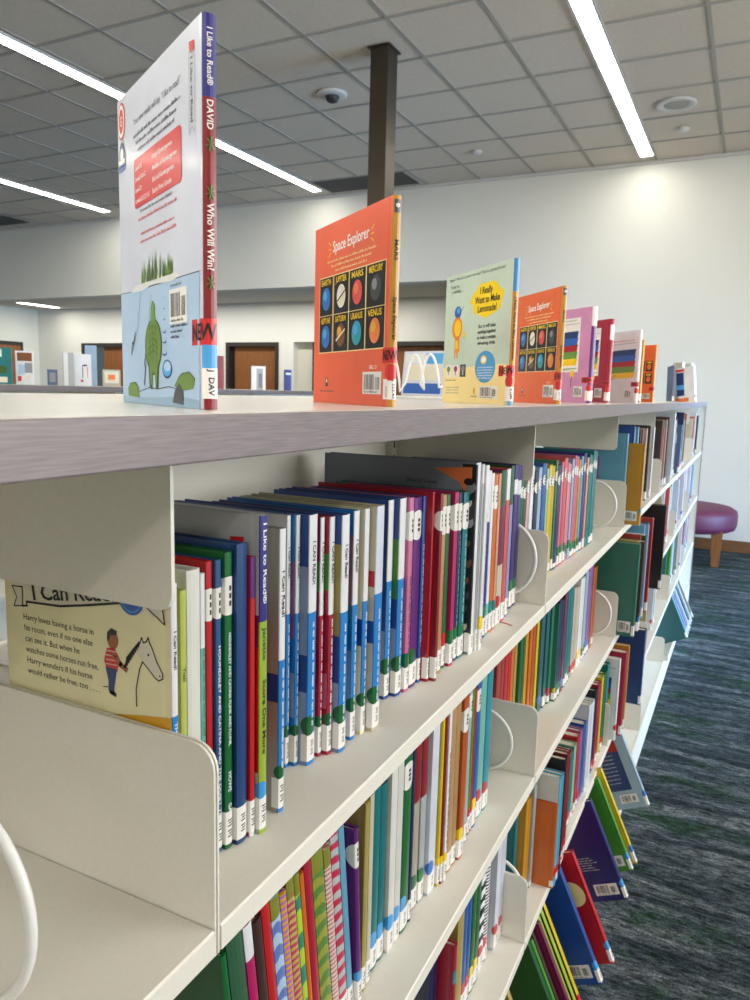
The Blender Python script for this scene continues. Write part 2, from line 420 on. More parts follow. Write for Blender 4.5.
def bay(i):
    y0, y1 = BY[i], BY[i + 1]
    t = thing('shelving_bay', ['empty near bay of white steel shelving at the left edge',
        'white steel shelving bay holding the blue easy readers', 'white steel shelving bay holding the sticker-topped slim books',
        'white steel shelving bay with the yellow book above the green one', 'white steel shelving bay with an empty sloping base',
        'white steel shelving bay with pale books leaning at its base', 'white steel shelving bay at the far end of the range'][i],
        'shelving', (CX, y0, 0), group='bays of the white shelving range')
    L = y1 - y0
    F = FX - CX
    # shelves on both faces with turned-down lips
    for z in SZ:
        for sgn in (1, -1):
            bm = bmesh.new()
            pts = [(sgn * .012, z), (sgn * (F - .0015), z), (sgn * F, z - .0015), (sgn * F, z - .019), (sgn * (F - .004), z - .021), (sgn * (F - .006), z - .019), (sgn * (F - .006), z - .0025), (sgn * .012, z - .0025)]
            prism(bm, pts, .0035, L - .0035)
            finish(bm, 'shelf', t, M_STEEL)
    # dividers at the near end (lower bracket pair and hanging canopy bracket)
    def dividers(yy, only_pair=False):
        for z in SZ + [BASEZ]:
            for k, (ya, yb) in enumerate(((-.0026, -.0008), (.0008, .0026))):
                bm = bmesh.new(); prism(bm, rounded(.016, F - .001, z - .0205 if z != BASEZ else z, z + .132, 'top'), yy + ya, yy + yb)
                finish(bm, 'divider_bracket', t, M_STEEL)
        bm = bmesh.new(); prism(bm, rounded(.016, F - .036, Z - .1490, CB + .0, 'bottom', .012), yy - .0016, yy + .0016)
        finish(bm, 'hanging_bracket', t, M_STEEL)
        for z in (SZ[0], SZ[1]):
            bm = bmesh.new(); prism(bm, [(-a, b_) for a, b_ in rounded(.016, F - .001, z - .0205, z + .132, 'top')], yy - .0012, yy + .0012)
            finish(bm, 'divider_bracket', t, M_STEEL)
    dividers(0)
    # slotted upright and centre rails
    bm = bmesh.new(); box(bm, -.016, .016, -.022, .022, 0, CB)
    finish(bm, 'upright', t, M_STEEL)
    bm = bmesh.new()
    zz = .1
    while zz < CB - .05:
        box(bm, .0155, .0166, -.016, -.011, zz, zz + .012); box(bm, .0155, .0166, .011, .016, zz, zz + .012); zz += .025
    finish(bm, 'upright_slots', t, M_DARK)
    boxobj('top_rail', (-.004, .004, .024, L - .024, Z - .160, CB), t, M_STEEL)
    for z in SZ:
        boxobj('back_stop', (-.003, .003, .024, L - .024, z, z + .05), t, M_STEEL)
    # base deck and kick plates
    bm = bmesh.new()
    box(bm, -F + .002, F - .002, .0035, L - .0035, BASEZ - .004, BASEZ)
    finish(bm, 'base_deck', t, M_STEEL)
    for sgn in (1, -1):
        a, b_ = sorted((sgn * F, sgn * (F - .004)))
        boxobj('kick_plate', (a, b_, .002, L - .002, .0, BASEZ + .001), t, M_STEEL)
    boxobj('base_back', (-.003, .003, .024, L - .024, BASEZ, BASEZ + .30), t, M_STEEL)
    return t
BAYS = [bay(i) for i in range(NB)]
# end panel
t = thing('end_panel', 'white end panel closing the far end of the shelving', 'panel', (CX, END, 0))
boxobj('panel', (-.318, .318, -.003, .012, 0, CB), t, M_STEEL, .002)
boxobj('edge_trim', (.318, .3215, -.004, .013, 0, CB), t, M_LIP)

def ring_bookend(y, z, label, cx=-.372, r=.062, rz=.066, h0=0.0):
    t = thing('wire_bookend', label, 'bookend', (cx, y, z), group='white wire loop bookends')
    bm = bmesh.new()
    path = [(r * math.cos(2 * math.pi * k / 40), 0, h0 + rz + .0034 + rz * math.sin(2 * math.pi * k / 40)) for k in range(40)]
    tube(bm, path, .0034, 10, closed=True)
    finish(bm, 'wire_loop', t, M_WIRE, smooth=True)
    bm = bmesh.new()
    tube(bm, [(0, 0, .0028 + h0), (-.02, -.01, .0024), (-.05, -.06, .0024), (-.10, -.06, .0024), (-.12, 0, .0024), (-.06, 0, .0024 + h0)], .0022, 6)
    finish(bm, 'wire_foot', t, M_WIRE, smooth=True)
    return t
ring_bookend(.25, SZ[0], 'large white wire bookend on the empty near shelf', cx=-.391, r=.064, rz=.066)
ring_bookend(1.262, SZ[0], 'white wire bookend beside the violet book', cx=-.37, r=.058, rz=.066, h0=.012)
ring_bookend(1.262, SZ[1], 'white wire bookend beside the turquoise book on the middle shelf', cx=-.394, r=.058, rz=.058)
ring_bookend(1.318, SZ[2], 'white wire bookend beside the thick white book on the lower shelf')
ring_bookend(2.12, SZ[0], 'white wire bookend beside the bright teal book')
ring_bookend(2.175, SZ[1], 'white wire bookend beside the rust-edged books')
for z, lb in ((SZ[0], 'white wire bookend seen behind the horse book'),):
    ring_bookend(.62, z, lb, cx=-.84)
# thread lying on the shelf
bm = bmesh.new(); tube(bm, [(-.372 + .012 * i, 1.13 - .006 * i * i * .3 + .01 * i, .0006) for i in range(6)], .0007, 5)
o = finish(bm, 'red_thread', None, mat('red')); o.location = (0, 0, SZ[0]); tag(o, 'short red thread lying on the upper shelf', 'thread')

# ================================================================== BOOKS
# local frame of a book: spine faces +X, cover nearest the reader faces -Y, origin at the foot of that hinge
def spine_pt(s, t, off):
    h = t / 2
    if s < -h: return (s + h, -off)
    if s > h: return (h - s, t + off)
    b = min(.0014, t * .14)
    return (off + b * (1 - (s / h) ** 2) if h > 0 else off, s + h)
def clip(p, c, sg):
    out = []
    for i in range(len(p)):
        a, b = p[i], p[(i + 1) % len(p)]
        ia, ib = sg * (a[0] - c) >= 0, sg * (b[0] - c) >= 0
        if ia: out.append(a)
        if ia != ib:
            k = (c - a[0]) / (b[0] - a[0]); out.append((c, a[1] + (b[1] - a[1]) * k))
    return out
def wrap_poly(bm, polys, t, off, mi=0):
    """polys: lists of (s, z) faces mapped round the cover"""
    h = t / 2
    lim = (-9, -h, -h * .5, 0, h * .5, h, 9)
    for p in polys:
        lo, hi = min(q[0] for q in p), max(q[0] for q in p)
        for a, b in zip(lim, lim[1:]):
            if hi <= a or lo >= b: continue
            q = clip(clip(p, a, 1), b, -1) if (lo < a or hi > b) else p
            if len(q) < 3: continue
            f = bm.faces.new([bm.verts.new((*spine_pt(s, t, off), z)) for s, z in q]); f.material_index = mi
def wrap_strip(bm, s0, s1, z0, z1, t, off, mi=0):
    h = t / 2
    cuts = sorted({s0, s1} | {c for c in (-h, -h * .5, 0, h * .5, h) if s0 < c < s1})
    wrap_poly(bm, [[(a, z0), (b, z0), (b, z1), (a, z1)] for a, b in zip(cuts, cuts[1:])], t, off, mi)
def wrap_disc(bm, cs, cz, r, t, off, mi=0, n=20, half=None):
    h = t / 2
    cuts = sorted({-r, r} | {r * math.cos(math.pi * k / n) for k in range(n + 1)} | {c - cs for c in (-h, 0, h) if -r < c - cs < r})
    for a, b in zip(cuts, cuts[1:]):
        ha, hb = math.sqrt(max(0, r * r - a * a)), math.sqrt(max(0, r * r - b * b))
        pts = [(cs + a, cz - ha), (cs + b, cz - hb), (cs + b, cz + hb), (cs + a, cz + ha)]
        if ha < 1e-6: pts = pts[1:3] + [(cs + a, cz)]
        elif hb < 1e-6: pts = [pts[0], (cs + b, cz), pts[3]]
        wrap_poly(bm, [pts], t, off, mi)
_tc = {}
def text_polys(txt, bold=False):
    """glyph faces of a line of text, width normalised to cap height 1, origin at left baseline"""
    key = (txt, bold)
    if key in _tc: return _tc[key]
    cu = bpy.data.curves.new('lettering', 'FONT'); cu.body = txt; cu.size = 1.0; cu.resolution_u = 2
    if bold: cu.offset = .018
    o = bpy.data.objects.new('lettering', cu); COL.objects.link(o)
    dg = bpy.context.evaluated_depsgraph_get(); me = bpy.data.meshes.new_from_object(o.evaluated_get(dg))
    vs = [v.co.copy() for v in me.vertices]; fs = [list(p.vertices) for p in me.polygons]
    bpy.data.objects.remove(o, do_unlink=True); bpy.data.curves.remove(cu); bpy.data.meshes.remove(me)
    polys = [[(vs[i].x / .7, vs[i].y / .7) for i in f] for f in fs]
    w = max((p[0] for q in polys for p in q), default=1)
    _tc[key] = (polys, w)
    return _tc[key]
def spine_text(bm, txt, z0, z1, t, off, mi=0, ccol=0.0, hmax=.62, up=False):
    """text running down the spine between heights z1 (start) and z0"""
    polys, w = text_polys(txt, True)
    L = z1 - z0
    sc = min(L / w, t * hmax); scx = L / w if L / w < sc * 1.6 else sc * 1.6
    h = sc * .5
    for p in polys:
        wrap_poly(bm, [[(ccol + y * sc - h, z1 - x * scx) for x, y in p]], t, off, mi)
def spine_marks(bm, z0, z1, t, off, mi, seed):
    """the tiny unreadable words of a title, as short dashes"""
    rn = random.Random(seed); z = z1; hw = min(t * .17, .0016)
    while z > z0:
        l = rn.uniform(.004, .012)
        k = z
        while k > z - l and k > z0:
            wrap_strip(bm, -hw * rn.uniform(.6, 1), hw, k - .0011, k, t, off, mi); k -= .0017
        z -= l + .0035
BLUEPAPER = None
def book_mesh(t, h, w, base, sb, cb, hard=True, mats=None):
    """bound cover: two boards and a rounded spine, cut into colour bands"""
    c = .0021 if hard else .0006
    c = min(c, t * .22)
    zs = sorted({0, h} | {round(f * h, 5) for b in list(sb) + list(cb) for f in b[:2]})
    hh = t / 2; jn = .006 if hard else .002
    S = [-hh - w, -hh - jn - .004, -hh - jn, -hh - .0012, -hh, -hh * .5, 0, hh * .5, hh, hh + .0012, hh + jn, hh + jn + .004, hh + w]
    O = []
    for i, s in enumerate(S):
        off = 0
        if hard and i in (2, 10): off = -.0005
        O.append(spine_pt(s, t, off))
    I = []
    for (x, y), s in zip(O, S):
        xi = min(x, -c) if abs(s) <= hh + .0012 else x
        yi = min(max(y, c), t - c)
        if s < -hh - .0011: yi = c
        if s > hh + .0011: yi = t - c
        I.append((xi, yi))
    bm = bmesh.new()
    VO = [[bm.verts.new((x, y, z)) for x, y in O] for z in zs]; VI = [[bm.verts.new((x, y, z)) for x, y in I] for z in zs]
    def m_at(i, zc, spine):
        f = zc / h
        for a, b, k in (sb if spine else cb):
            if a <= f < b: return k
        return mats[0]
    order = []
    def mi(k):
        if k not in order: order.append(k)
        return order.index(k)
    mi(base)
    n = len(S)
    for a in range(len(zs) - 1):
        zc = (zs[a] + zs[a + 1]) / 2; f = zc / h
        for i in range(n - 1):
            spine = 3 <= i <= 8
            k = base
            for b0, b1, kk in (sb if spine else cb):
                if b0 <= f < b1: k = kk
            fo = bm.faces.new((VO[a][i], VO[a][i + 1], VO[a + 1][i + 1], VO[a + 1][i])); fo.material_index = mi(k)
            fi = bm.faces.new((VI[a][i + 1], VI[a][i], VI[a + 1][i], VI[a + 1][i + 1])); fi.material_index = mi(base)
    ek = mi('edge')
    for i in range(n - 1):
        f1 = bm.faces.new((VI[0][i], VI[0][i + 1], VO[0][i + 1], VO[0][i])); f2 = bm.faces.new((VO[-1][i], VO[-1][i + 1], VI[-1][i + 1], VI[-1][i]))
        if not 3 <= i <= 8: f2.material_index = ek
    for e in (0, n - 1):
        for a in range(len(zs) - 1):
            bm.faces.new((VO[a][e], VO[a + 1][e], VI[a + 1][e], VI[a][e]))
    bmesh.ops.recalc_face_normals(bm, faces=bm.faces[:])
    me = bpy.data.meshes.new('cover'); bm.to_mesh(me); bm.free()
    return me, order
STR = {'stripeg': 'yellowg', 'stripep': 'beige', 'striper': 'grey', 'rasp': 'khaki', 'seagreen': 'limeg', 'orange': 'crimson', 'amber': 'mauve', 'periwinkle': 'ltblue', 'white': 'dark', 'crimson': 'plum', 'umber': 'brick'}
nbook = 0
def book(t, h, w, c, label, loc, rot=(0, 0, 0), sb=(), cb=(), lab=0, dot=None, st=0, t_=(), m=None, mr=(.2, .75), pat=0, sh=0, hard=True, group=None, str_=.0185, name='picture_book', labh=.028, edge=None):
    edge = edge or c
    global nbook
    nbook += 1
    rn = random.Random(nbook * 13 + 5)
    root = thing(name, label, 'book', loc, rot, group)
    shade = (1, .86, 1.12)[sh] * rn.uniform(.95, 1.05)
    shade = round(shade, 1)
    me, order = book_mesh(t, h, w, c, list(sb), list(cb), hard, mats=[c])
    cov = link('cover', me, root)
    for k in order:
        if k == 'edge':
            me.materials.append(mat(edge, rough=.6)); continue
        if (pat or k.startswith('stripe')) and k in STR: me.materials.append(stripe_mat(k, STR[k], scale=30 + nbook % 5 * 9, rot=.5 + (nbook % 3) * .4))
        else: me.materials.append(mat(k, shade=shade))
    cc = min(.0021 if hard else .0006, t * .22)
    g = .003 if hard else .0005
    bm = bmesh.new(); box(bm, -w + g, -cc - .0008, cc, t - cc, g, h - g)
    finish(bm, 'page_block', root, M_PAPER)
    off = .0002
    if lab:
        bm = bmesh.new(); reach = min(.007, w * .1)
        wrap_strip(bm, -t / 2 - reach, t / 2 + reach, .004, .004 + labh, t, off, 0)
        lw = min(t * .3, .0026)
        for q in range(2):
            zc = .010 + q * .009
            for k in range(3):
                z0 = zc + k * .0024
                wrap_strip(bm, -lw + (k % 2) * lw * .4, lw, z0, z0 + .0012, t, off + .0001, 1)
        finish(bm, 'call_number_label', cov, [mat('e6e4e2', .3, .03, kind='label'), M_BLACKINK])
    if dot:
        bm = bmesh.new(); r = min(.010, max(.006, t * .75))
        wrap_disc(bm, -t * .32, .004 + labh + r * .9, r, t, off, 0)
        finish(bm, 'colour_dot', cov, mat({'green': '107040', 'red': 'c01828', 'blue': '2a6ac0', 'sky': '3a96d8', 'yellow': 'e8c818', 'dkgreen': '0a5c30', 'teal': '108078'}[dot], .3, .03, kind='dot'))
    if st:
        bm = bmesh.new(); wrap_disc(bm, -t * .1, h * .86, min(str_, t * 1.3 + .004), t, off, 0)
        for k in range(3): wrap_strip(bm, -t * .12, t * .2, h * .86 - .008 + k * .006, h * .86 - .004 + k * .006, t, off + .0001, 1)
        finish(bm, 'round_sticker', cov, [mat('e2e0dc', .3, .03, kind='label'), M_BLACKINK])
    if t_:
        for txt, a, b, col in t_:
            bm = bmesh.new(); spine_text(bm, txt, a * h, b * h, t, off + .00005, hmax=.46)
            finish(bm, 'spine_title', cov, mat(col, .4, .02, kind='ink'))
    if m:
        bm = bmesh.new(); spine_marks(bm, mr[0] * h, mr[1] * h, t, off + .00005, 0, nbook)
        finish(bm, 'title_marks', cov, mat(m, .4, .02, kind='ink'))
    return root, cov

# --- flat printed artwork on a cover: u from the cover's left edge, v up
class Art:
    def __init__(s, cov, t, w, h): s.cov, s.t, s.w, s.h, s.lay = cov, t, w, h, 0
    def S(s, u): return u - s.w - s.t / 2
    def begin(s): s.bm = bmesh.new(); s.mats = []
    def mi(s, m):
        if m not in s.mats: s.mats.append(m)
        return s.mats.index(m)
    def poly(s, pts, m, lay=0):
        wrap_poly(s.bm, [[(s.S(u), v) for u, v in pts]], s.t, .00022 + lay * .00009, s.mi(m))
    def rect(s, u0, u1, v0, v1, m, lay=0): s.poly([(u0, v0), (u1, v0), (u1, v1), (u0, v1)], m, lay)
    def rrect(s, u0, u1, v0, v1, r, m, lay=0):
        pts = []
        for cx, cy, a0 in ((u1 - r, v0 + r, -90), (u1 - r, v1 - r, 0), (u0 + r, v1 - r, 90), (u0 + r, v0 + r, 180)):
            for k in range(5): a = math.radians(a0 + 22.5 * k); pts.append((cx + r * math.cos(a), cy + r * math.sin(a)))
        s.poly(pts, m, lay)
    def ell(s, cu, cv, ru, rv, m, lay=0, n=28, a0=0):
        s.poly([(cu + ru * math.cos(2 * math.pi * k / n) * math.cos(a0) - rv * math.sin(2 * math.pi * k / n) * math.sin(a0), cv + ru * math.cos(2 * math.pi * k / n) * math.sin(a0) + rv * math.sin(2 * math.pi * k / n) * math.cos(a0)) for k in range(n)], m, lay)
    def line(s, pts, wd, m, lay=0):
        for (a, b), (c, d) in zip(pts, pts[1:]):
            l = math.hypot(c - a, d - b) or 1; nx, ny = -(d - b) / l * wd / 2, (c - a) / l * wd / 2
            ex, ey = (c - a) / l * wd * .3, (d - b) / l * wd * .3
            s.poly([(a + nx - ex, b + ny - ey), (a - nx - ex, b - ny - ey), (c - nx + ex, d - ny + ey), (c + nx + ex, d + ny + ey)], m, lay)
    def text(s, txt, u, v, size, m, lay=0, width=None, bold=False, rot=0, align='l'):
        polys, w = text_polys(txt, bold); sx = size if width is None else width / w
        if align == 'c': u -= w * sx / 2
        ca, sa = math.cos(rot), math.sin(rot)
        for p in polys:
            s.poly([(u + x * sx * ca - y * size * sa, v + x * sx * sa + y * size * ca) for x, y in p], m, lay)
    def words(s, u0, u1, v, size, m, lay=0, seed=1, align='l'):
        """a line of print too small to read"""
        rn = random.Random(seed); u = u0
        while u < u1:
            l = min(rn.uniform(size * 1.5, size * 5.5), u1 - u)
            k = u
            while k < u + l:
                hgt = size * rn.choice((.55, .55, .6, .9)); s.rect(k, min(k + size * .38, u + l), v, v + hgt, m, lay); k += size * .62
            u += l + size * .7
    def barcode(s, u0, u1, v0, v1, lay=0, seed=3):
        s.rect(u0, u1, v0, v1, INK['paper'], lay)
        rn = random.Random(seed); hgt = v1 - v0; L = u1 - u0; u = u0 + L * .08
        while u < u1 - L * .1:
            wd = L * rn.choice((.012, .02, .032)); 
            if not (u0 + L * .62 < u < u0 + L * .68): s.rect(u, u + wd, v0 + hgt * .2, v1 - hgt * (.12 if u < u0 + L * .64 else .25), INK['black'], lay + 1)
            u += wd + L * rn.choice((.014, .02, .028))
        s.words(u0 + L * .1, u1 - L * .2, v0 + hgt * .06, hgt * .1, INK['black'], lay + 1, seed)
    def end(s, name):
        if not s.bm.faces: s.bm.free(); return None
        o = finish_flat(s.bm, name, s.cov, s.mats)
        return o
def finish_flat(bm, name, parent, mats):
    me = bpy.data.meshes.new(name); bm.to_mesh(me); bm.free()
    return link(name, me, parent, mats)
def ink(c, rough=.32): return mat(c, rough, .03, kind='ink', coat=.15)
INK = {k: ink(v) for k, v in dict(paper='e4e2de', black='161618', white='ece8e4', red='cc2a2c', dred='a41a22', blue='2a5cae', sky='4aa0dc', water='a9c4e0', green='6c8a3c', dgreen='3e5524',
    yellow='ecd010', orange='ec8a1c', cream='f0dc98', grey='8a8c92', dgrey='44464c', teal='2a98a8', planetb='2a6cb8', pred='d84c48', porange='e07a40', brown='7a4a2a', skin='9a5a34',
    purple='a0308a', lgreen='6a9440', pyellow='f0c818', mustard='d8a028', navy='20386e', lwhite='d6dad8', indigo='2c2e7e', parch='d9d4c0').items()}

BOOKS = [
 (1,0.3748,0.0058,0.235,-0.337,0.166,0,{'c': 'cream_y', 'sb': [(0, 0.6, 'blue'), (0.6, 1, 'white')], 't': [("THE HORSE IN HARRY'S ROOM", 0.08, 0.58, 'white'), ('I Can Read!', 0.64, 0.86, 'black')], 'd': 'cream easy reader showing its back cover with a horse drawing', 'hero': 'horse'}),
 (1,0.3930,0.0061,0.225,-0.345,0.150,0,{'c': 'lime', 't': [('Yuzi', 0.66, 0.75, 'black')], 'd': 'thin lime-yellow book behind the horse book'}),
 (1,0.4079,0.0146,0.235,-0.352,0.160,0,{'c': 'offwhite', 'lab': 1, 'd': 'thick white plastic-covered book'}),
 (1,0.4231,0.0048,0.230,-0.352,0.160,0,{'c': 'white', 'sb': [(0, 0.75, 'aqua')], 'm': 'green', 'lab': 1, 'd': 'thin white and aqua book with green lettering'}),
 (1,0.4285,0.0068,0.238,-0.351,0.160,0,{'c': 'red', 'st': 1, 'lab': 1, 'd': 'thin red book with a white sticker, left of the green one'}),
 (1,0.4359,0.0065,0.238,-0.348,0.160,0,{'c': 'steel', 'st': 1, 't': [('HOUNDSLEY AND CATINA AND THE QUIET TIME', 0.1, 0.72, 'white')], 'lab': 1, 'd': 'thin steel-blue book with a white sticker, touching the green one'}),
 (1,0.4430,0.0089,0.243,-0.345,0.160,0,{'c': 'green', 'st': 1, 't': [('HOUNDSLEY AND CATINA PLINK AND PLUNK', 0.36, 0.74, 'white'), ('HOWE', 0.2, 0.27, 'white'), ('GAML', 0.1, 0.16, 'white')], 'lab': 1, 'd': 'green book with white spine lettering and sticker'}),
 (1,0.4525,0.0129,0.248,-0.341,0.190,0,{'c': 'navyblue', 'lab': 1, 'd': 'wide dark blue plastic-covered book'}),
 (1,0.4660,0.0065,0.236,-0.338,0.165,0,{'c': 'red', 'sb': [(0.86, 1, 'purple'), (0, 0.1, 'white')], 'lab': 1, 'd': 'thin bright red book beside the dark blue one'}),
 (1,0.4731,0.0101,0.268,-0.334,0.200,0,{'c': 'paleg', 'cb': [(0.2, 0.6, 'red'), (0.6, 0.7, 'plum')], 'sb': [(0, 0.68, 'limeg'), (0.68, 1, 'indigo')], 't': [('I Like to Read®', 0.72, 0.98, 'white'), ('Janette', 0.56, 0.66, 'dkgreen'), ('Score One More', 0.26, 0.5, 'black')], 'lab': 1, 'dot': 'sky', 'd': 'tall book with indigo and lime spine reading I Like to Read', 'hero': 'like'}),
 (1,0.5071,0.0086,0.252,-0.338,0.160,0,{'c': 'greige', 'cb': [(0.4, 0.5, 'cobalt')], 'sb': [(0, 0.55, 'blue'), (0.55, 1, 'white')], 't': [('I Can Read!', 0.7, 0.86, 'black')], 'm': 'white', 'mr': (0.16, 0.52), 'lab': 1, 'dot': 'dkgreen', 'd': 'easy reader with a grey cover side, first of the blue ones'}),
 (1,0.5757,0.0062,0.250,-0.376,0.160,0,{'c': 'white', 'sb': [(0, 0.62, 'blue')], 't': [('I Can Read!', 0.745, 0.88, 'black')], 'm': 'white', 'mr': (0.16, 0.58), 'lab': 1, 'dot': 'dkgreen', 'd': 'slim white-topped blue easy reader, second of the blue ones'}),
 (1,0.5825,0.0064,0.250,-0.370,0.160,0,{'c': 'blue', 'cb': [(0.2, 0.38, 'pale'), (0.52, 0.82, 'mauve'), (0.82, 1, 'blue')], 'sb': [(0.62, 1, 'white')], 't': [('I Can Read!', 0.745, 0.88, 'black')], 'm': 'white', 'mr': (0.16, 0.58), 'lab': 1, 'dot': 'dkgreen', 'd': 'blue easy reader with a mauve strip high on its spine edge'}),
 (1,0.5895,0.0142,0.250,-0.360,0.160,0,{'c': 'cobalt', 'cb': [(0, 0.3, 'pale'), (0.45, 0.8, 'pale')], 'sb': [(0, 0.62, 'blue'), (0.62, 1, 'white')], 't': [('I CAN READ!', 0.73, 0.9, 'black')], 'm': 'white', 'mr': (0.16, 0.58), 'lab': 1, 'dot': 'dkgreen', 'd': 'thickest of the blue easy readers, just before the red pair'}),
 (1,0.6105,0.0069,0.245,-0.360,0.160,0,{'c': 'crimson', 'cb': [(0.7, 0.82, 'leaf')], 'sb': [(0.6, 1, 'white')], 't': [('I CAN READ!', 0.73, 0.9, 'black')], 'm': 'white', 'mr': (0.14, 0.58), 'lab': 1, 'dot': 'dkgreen', 'd': 'first of the two red easy readers amid the blue ones'}),
 (1,0.6180,0.0093,0.245,-0.354,0.160,0,{'c': 'crimson', 'cb': [(0.2, 0.35, 'rose'), (0.7, 0.85, 'leaf')], 'sb': [(0.6, 1, 'white')], 't': [('I CAN READ!', 0.73, 0.9, 'black')], 'm': 'white', 'mr': (0.14, 0.58), 'lab': 1, 'dot': 'dkgreen', 'd': 'second of the two red easy readers amid the blue ones'}),
 (1,0.6279,0.0146,0.246,-0.346,0.160,0,{'c': 'cobalt', 'cb': [(0, 0.3, 'pale'), (0.5, 0.88, 'khaki')], 'sb': [(0, 0.6, 'blue'), (0.6, 1, 'white')], 't': [('I Can Read!', 0.74, 0.88, 'black')], 'm': 'white', 'mr': (0.14, 0.55), 'lab': 1, 'dot': 'dkgreen', 'd': 'blue easy reader with a khaki upper block, right of the red pair'}),
 (1,0.6578,0.0112,0.246,-0.349,0.160,0,{'c': 'blue', 'cb': [(0.1, 0.4, 'pale'), (0.6, 0.9, 'mauve')], 'sb': [(0.6, 1, 'white')], 't': [('I Can Read!', 0.74, 0.88, 'black')], 'm': 'white', 'mr': (0.14, 0.55), 'lab': 1, 'dot': 'dkgreen', 'd': 'blue easy reader with a mauve block and lavender edge'}),
 (1,0.6760,0.0105,0.246,-0.346,0.160,0,{'c': 'cream_y', 'cb': [(0.4, 0.52, 'cobalt')], 'sb': [(0.12, 0.6, 'blue'), (0.6, 1, 'white')], 'm': 'white', 'mr': (0.14, 0.55), 'lab': 1, 'dot': 'dkgreen', 'd': 'cream-sided easy reader with a blue band, first of two'}),
 (1,0.6876,0.0172,0.248,-0.338,0.160,0,{'c': 'cream', 'cb': [(0.4, 0.5, 'cobalt'), (0.65, 0.72, 'red')], 'sb': [(0.12, 0.62, 'blue'), (0.62, 1, 'palew')], 'm': 'white', 'mr': (0.14, 0.55), 'lab': 1, 'dot': 'dkgreen', 'd': 'cream-sided easy reader with a small red block'}),
 (1,0.7708,0.0139,0.242,-0.364,0.160,0,{'c': 'cobalt', 'cb': [(0.05, 0.35, 'pale')], 'sb': [(0.12, 0.6, 'blue'), (0.6, 1, 'white')], 'm': 'white', 'mr': (0.14, 0.55), 'lab': 1, 'dot': 'dkgreen', 'd': 'blue easy reader set back, right of the cream-sided pair'}),
 (1,0.7853,0.0170,0.243,-0.356,0.160,0,{'c': 'cobalt', 'cb': [(0.1, 0.35, 'pale'), (0.5, 0.8, 'leaf')], 'sb': [(0.12, 0.6, 'blue'), (0.6, 1, 'white')], 'm': 'white', 'mr': (0.14, 0.55), 'lab': 1, 'dot': 'dkgreen', 'd': 'blue easy reader next to the pink book'}),
 (1,0.8029,0.0131,0.242,-0.352,0.160,0,{'c': 'pink', 'st': 1, 'm': 'black', 'mr': (0.2, 0.6), 'lab': 1, 'dot': 'dkgreen', 'd': 'pink book with a round white sticker'}),
 (1,0.8176,0.0219,0.240,-0.352,0.160,0,{'c': 'purple', 'st': 1, 'lab': 1, 'dot': 'dkgreen', 'd': 'purple book with a round white sticker'}),
 (1,0.8401,0.0076,0.240,-0.350,0.160,0,{'c': 'blue2', 'm': 'white', 'lab': 1, 'd': 'thin blue book between the purple and red ones'}),
 (1,0.8483,0.0061,0.245,-0.341,0.165,0,{'c': 'scarlet', 'lab': 1, 'd': 'scarlet book without sticker between blue and dark red'}),
 (1,0.8550,0.0071,0.243,-0.333,0.165,0,{'c': 'dkred', 'st': 1, 'lab': 1, 'd': 'dark red book with a round white sticker'}),
 (1,0.8812,0.0124,0.238,-0.340,0.165,0,{'c': 'tan', 'st': 1, 'm': 'red', 'mr': (0.2, 0.6), 'lab': 1, 'd': 'thin tan book with red lettering'}),
 (1,0.9005,0.0128,0.236,-0.342,0.165,0,{'c': 'green', 'st': 1, 'lab': 1, 'dot': 'red', 'd': 'thin green book beside the magenta one'}),
 (1,0.9139,0.0141,0.238,-0.336,0.165,0,{'c': 'magenta', 'st': 1, 'lab': 1, 'dot': 'green', 'd': 'magenta book with a round white sticker'}),
 (1,0.9352,0.0118,0.235,-0.338,0.165,0,{'c': 'navy', 'st': 1, 'm': 'pale', 'lab': 1, 'dot': 'green', 'd': 'thin navy book beside the teal one'}),
 (1,0.9476,0.0223,0.234,-0.336,0.200,0,{'c': 'teal', 'st': 1, 'm': 'white', 'lab': 1, 'dot': 'green', 'd': 'teal book left of the black photo-covered one'}),
 (1,0.9705,0.0193,0.273,-0.328,0.240,0,{'c': 'greyblue', 'sb': [(0, 1, 'white')], 'lab': 1, 'd': 'tall book with black photographs down its edge', 'hero': 'photo'}),
 (1,0.9904,0.0060,0.270,-0.325,0.220,0,{'c': 'white', 'sb': [(0.05, 0.9, 'grey')], 'lab': 1, 'd': 'tall white book just after the photo-covered one'}),
 (1,0.9970,0.0130,0.268,-0.322,0.220,0,{'c': 'white', 'm': 'grey', 'lab': 1, 'dot': 'yellow', 'd': 'second tall white book after the photo-covered one'}),
 (1,1.0509,0.0119,0.255,-0.335,0.180,0,{'c': 'white', 'sb': [(0, 0.7, 'indigo')], 'lab': 1, 'dot': 'green', 'd': 'thin indigo and white book near the shelf divider'}),
 (1,1.0652,0.0122,0.250,-0.335,0.180,0,{'c': 'white', 'st': 1, 'sb': [(0, 0.2, 'aqua')], 'lab': 1, 'd': 'thin white book near the orange pair'}),
 (1,1.0799,0.0175,0.247,-0.335,0.180,0,{'c': 'orange', 'st': 1, 'cb': [(0.8, 1, 'leaf')], 'lab': 1, 'dot': 'teal', 'd': 'orange book, first of the orange pair'}),
 (1,1.0980,0.0116,0.247,-0.334,0.180,0,{'c': 'peach', 'lab': 1, 'dot': 'teal', 'd': 'pale orange book, second of the orange pair'}),
 (1,1.1122,0.0265,0.250,-0.334,0.180,0,{'c': 'plum', 'sb': [(0.78, 1, 'dkgreen'), (0, 0.4, 'cream')], 'lab': 1, 'dot': 'red', 'd': 'plum book with a dark green top'}),
 (1,1.1447,0.0193,0.250,-0.335,0.180,0,{'c': 'salmon', 'sb': [(0.8, 1, 'white')], 'lab': 1, 'd': 'salmon book with a white top'}),
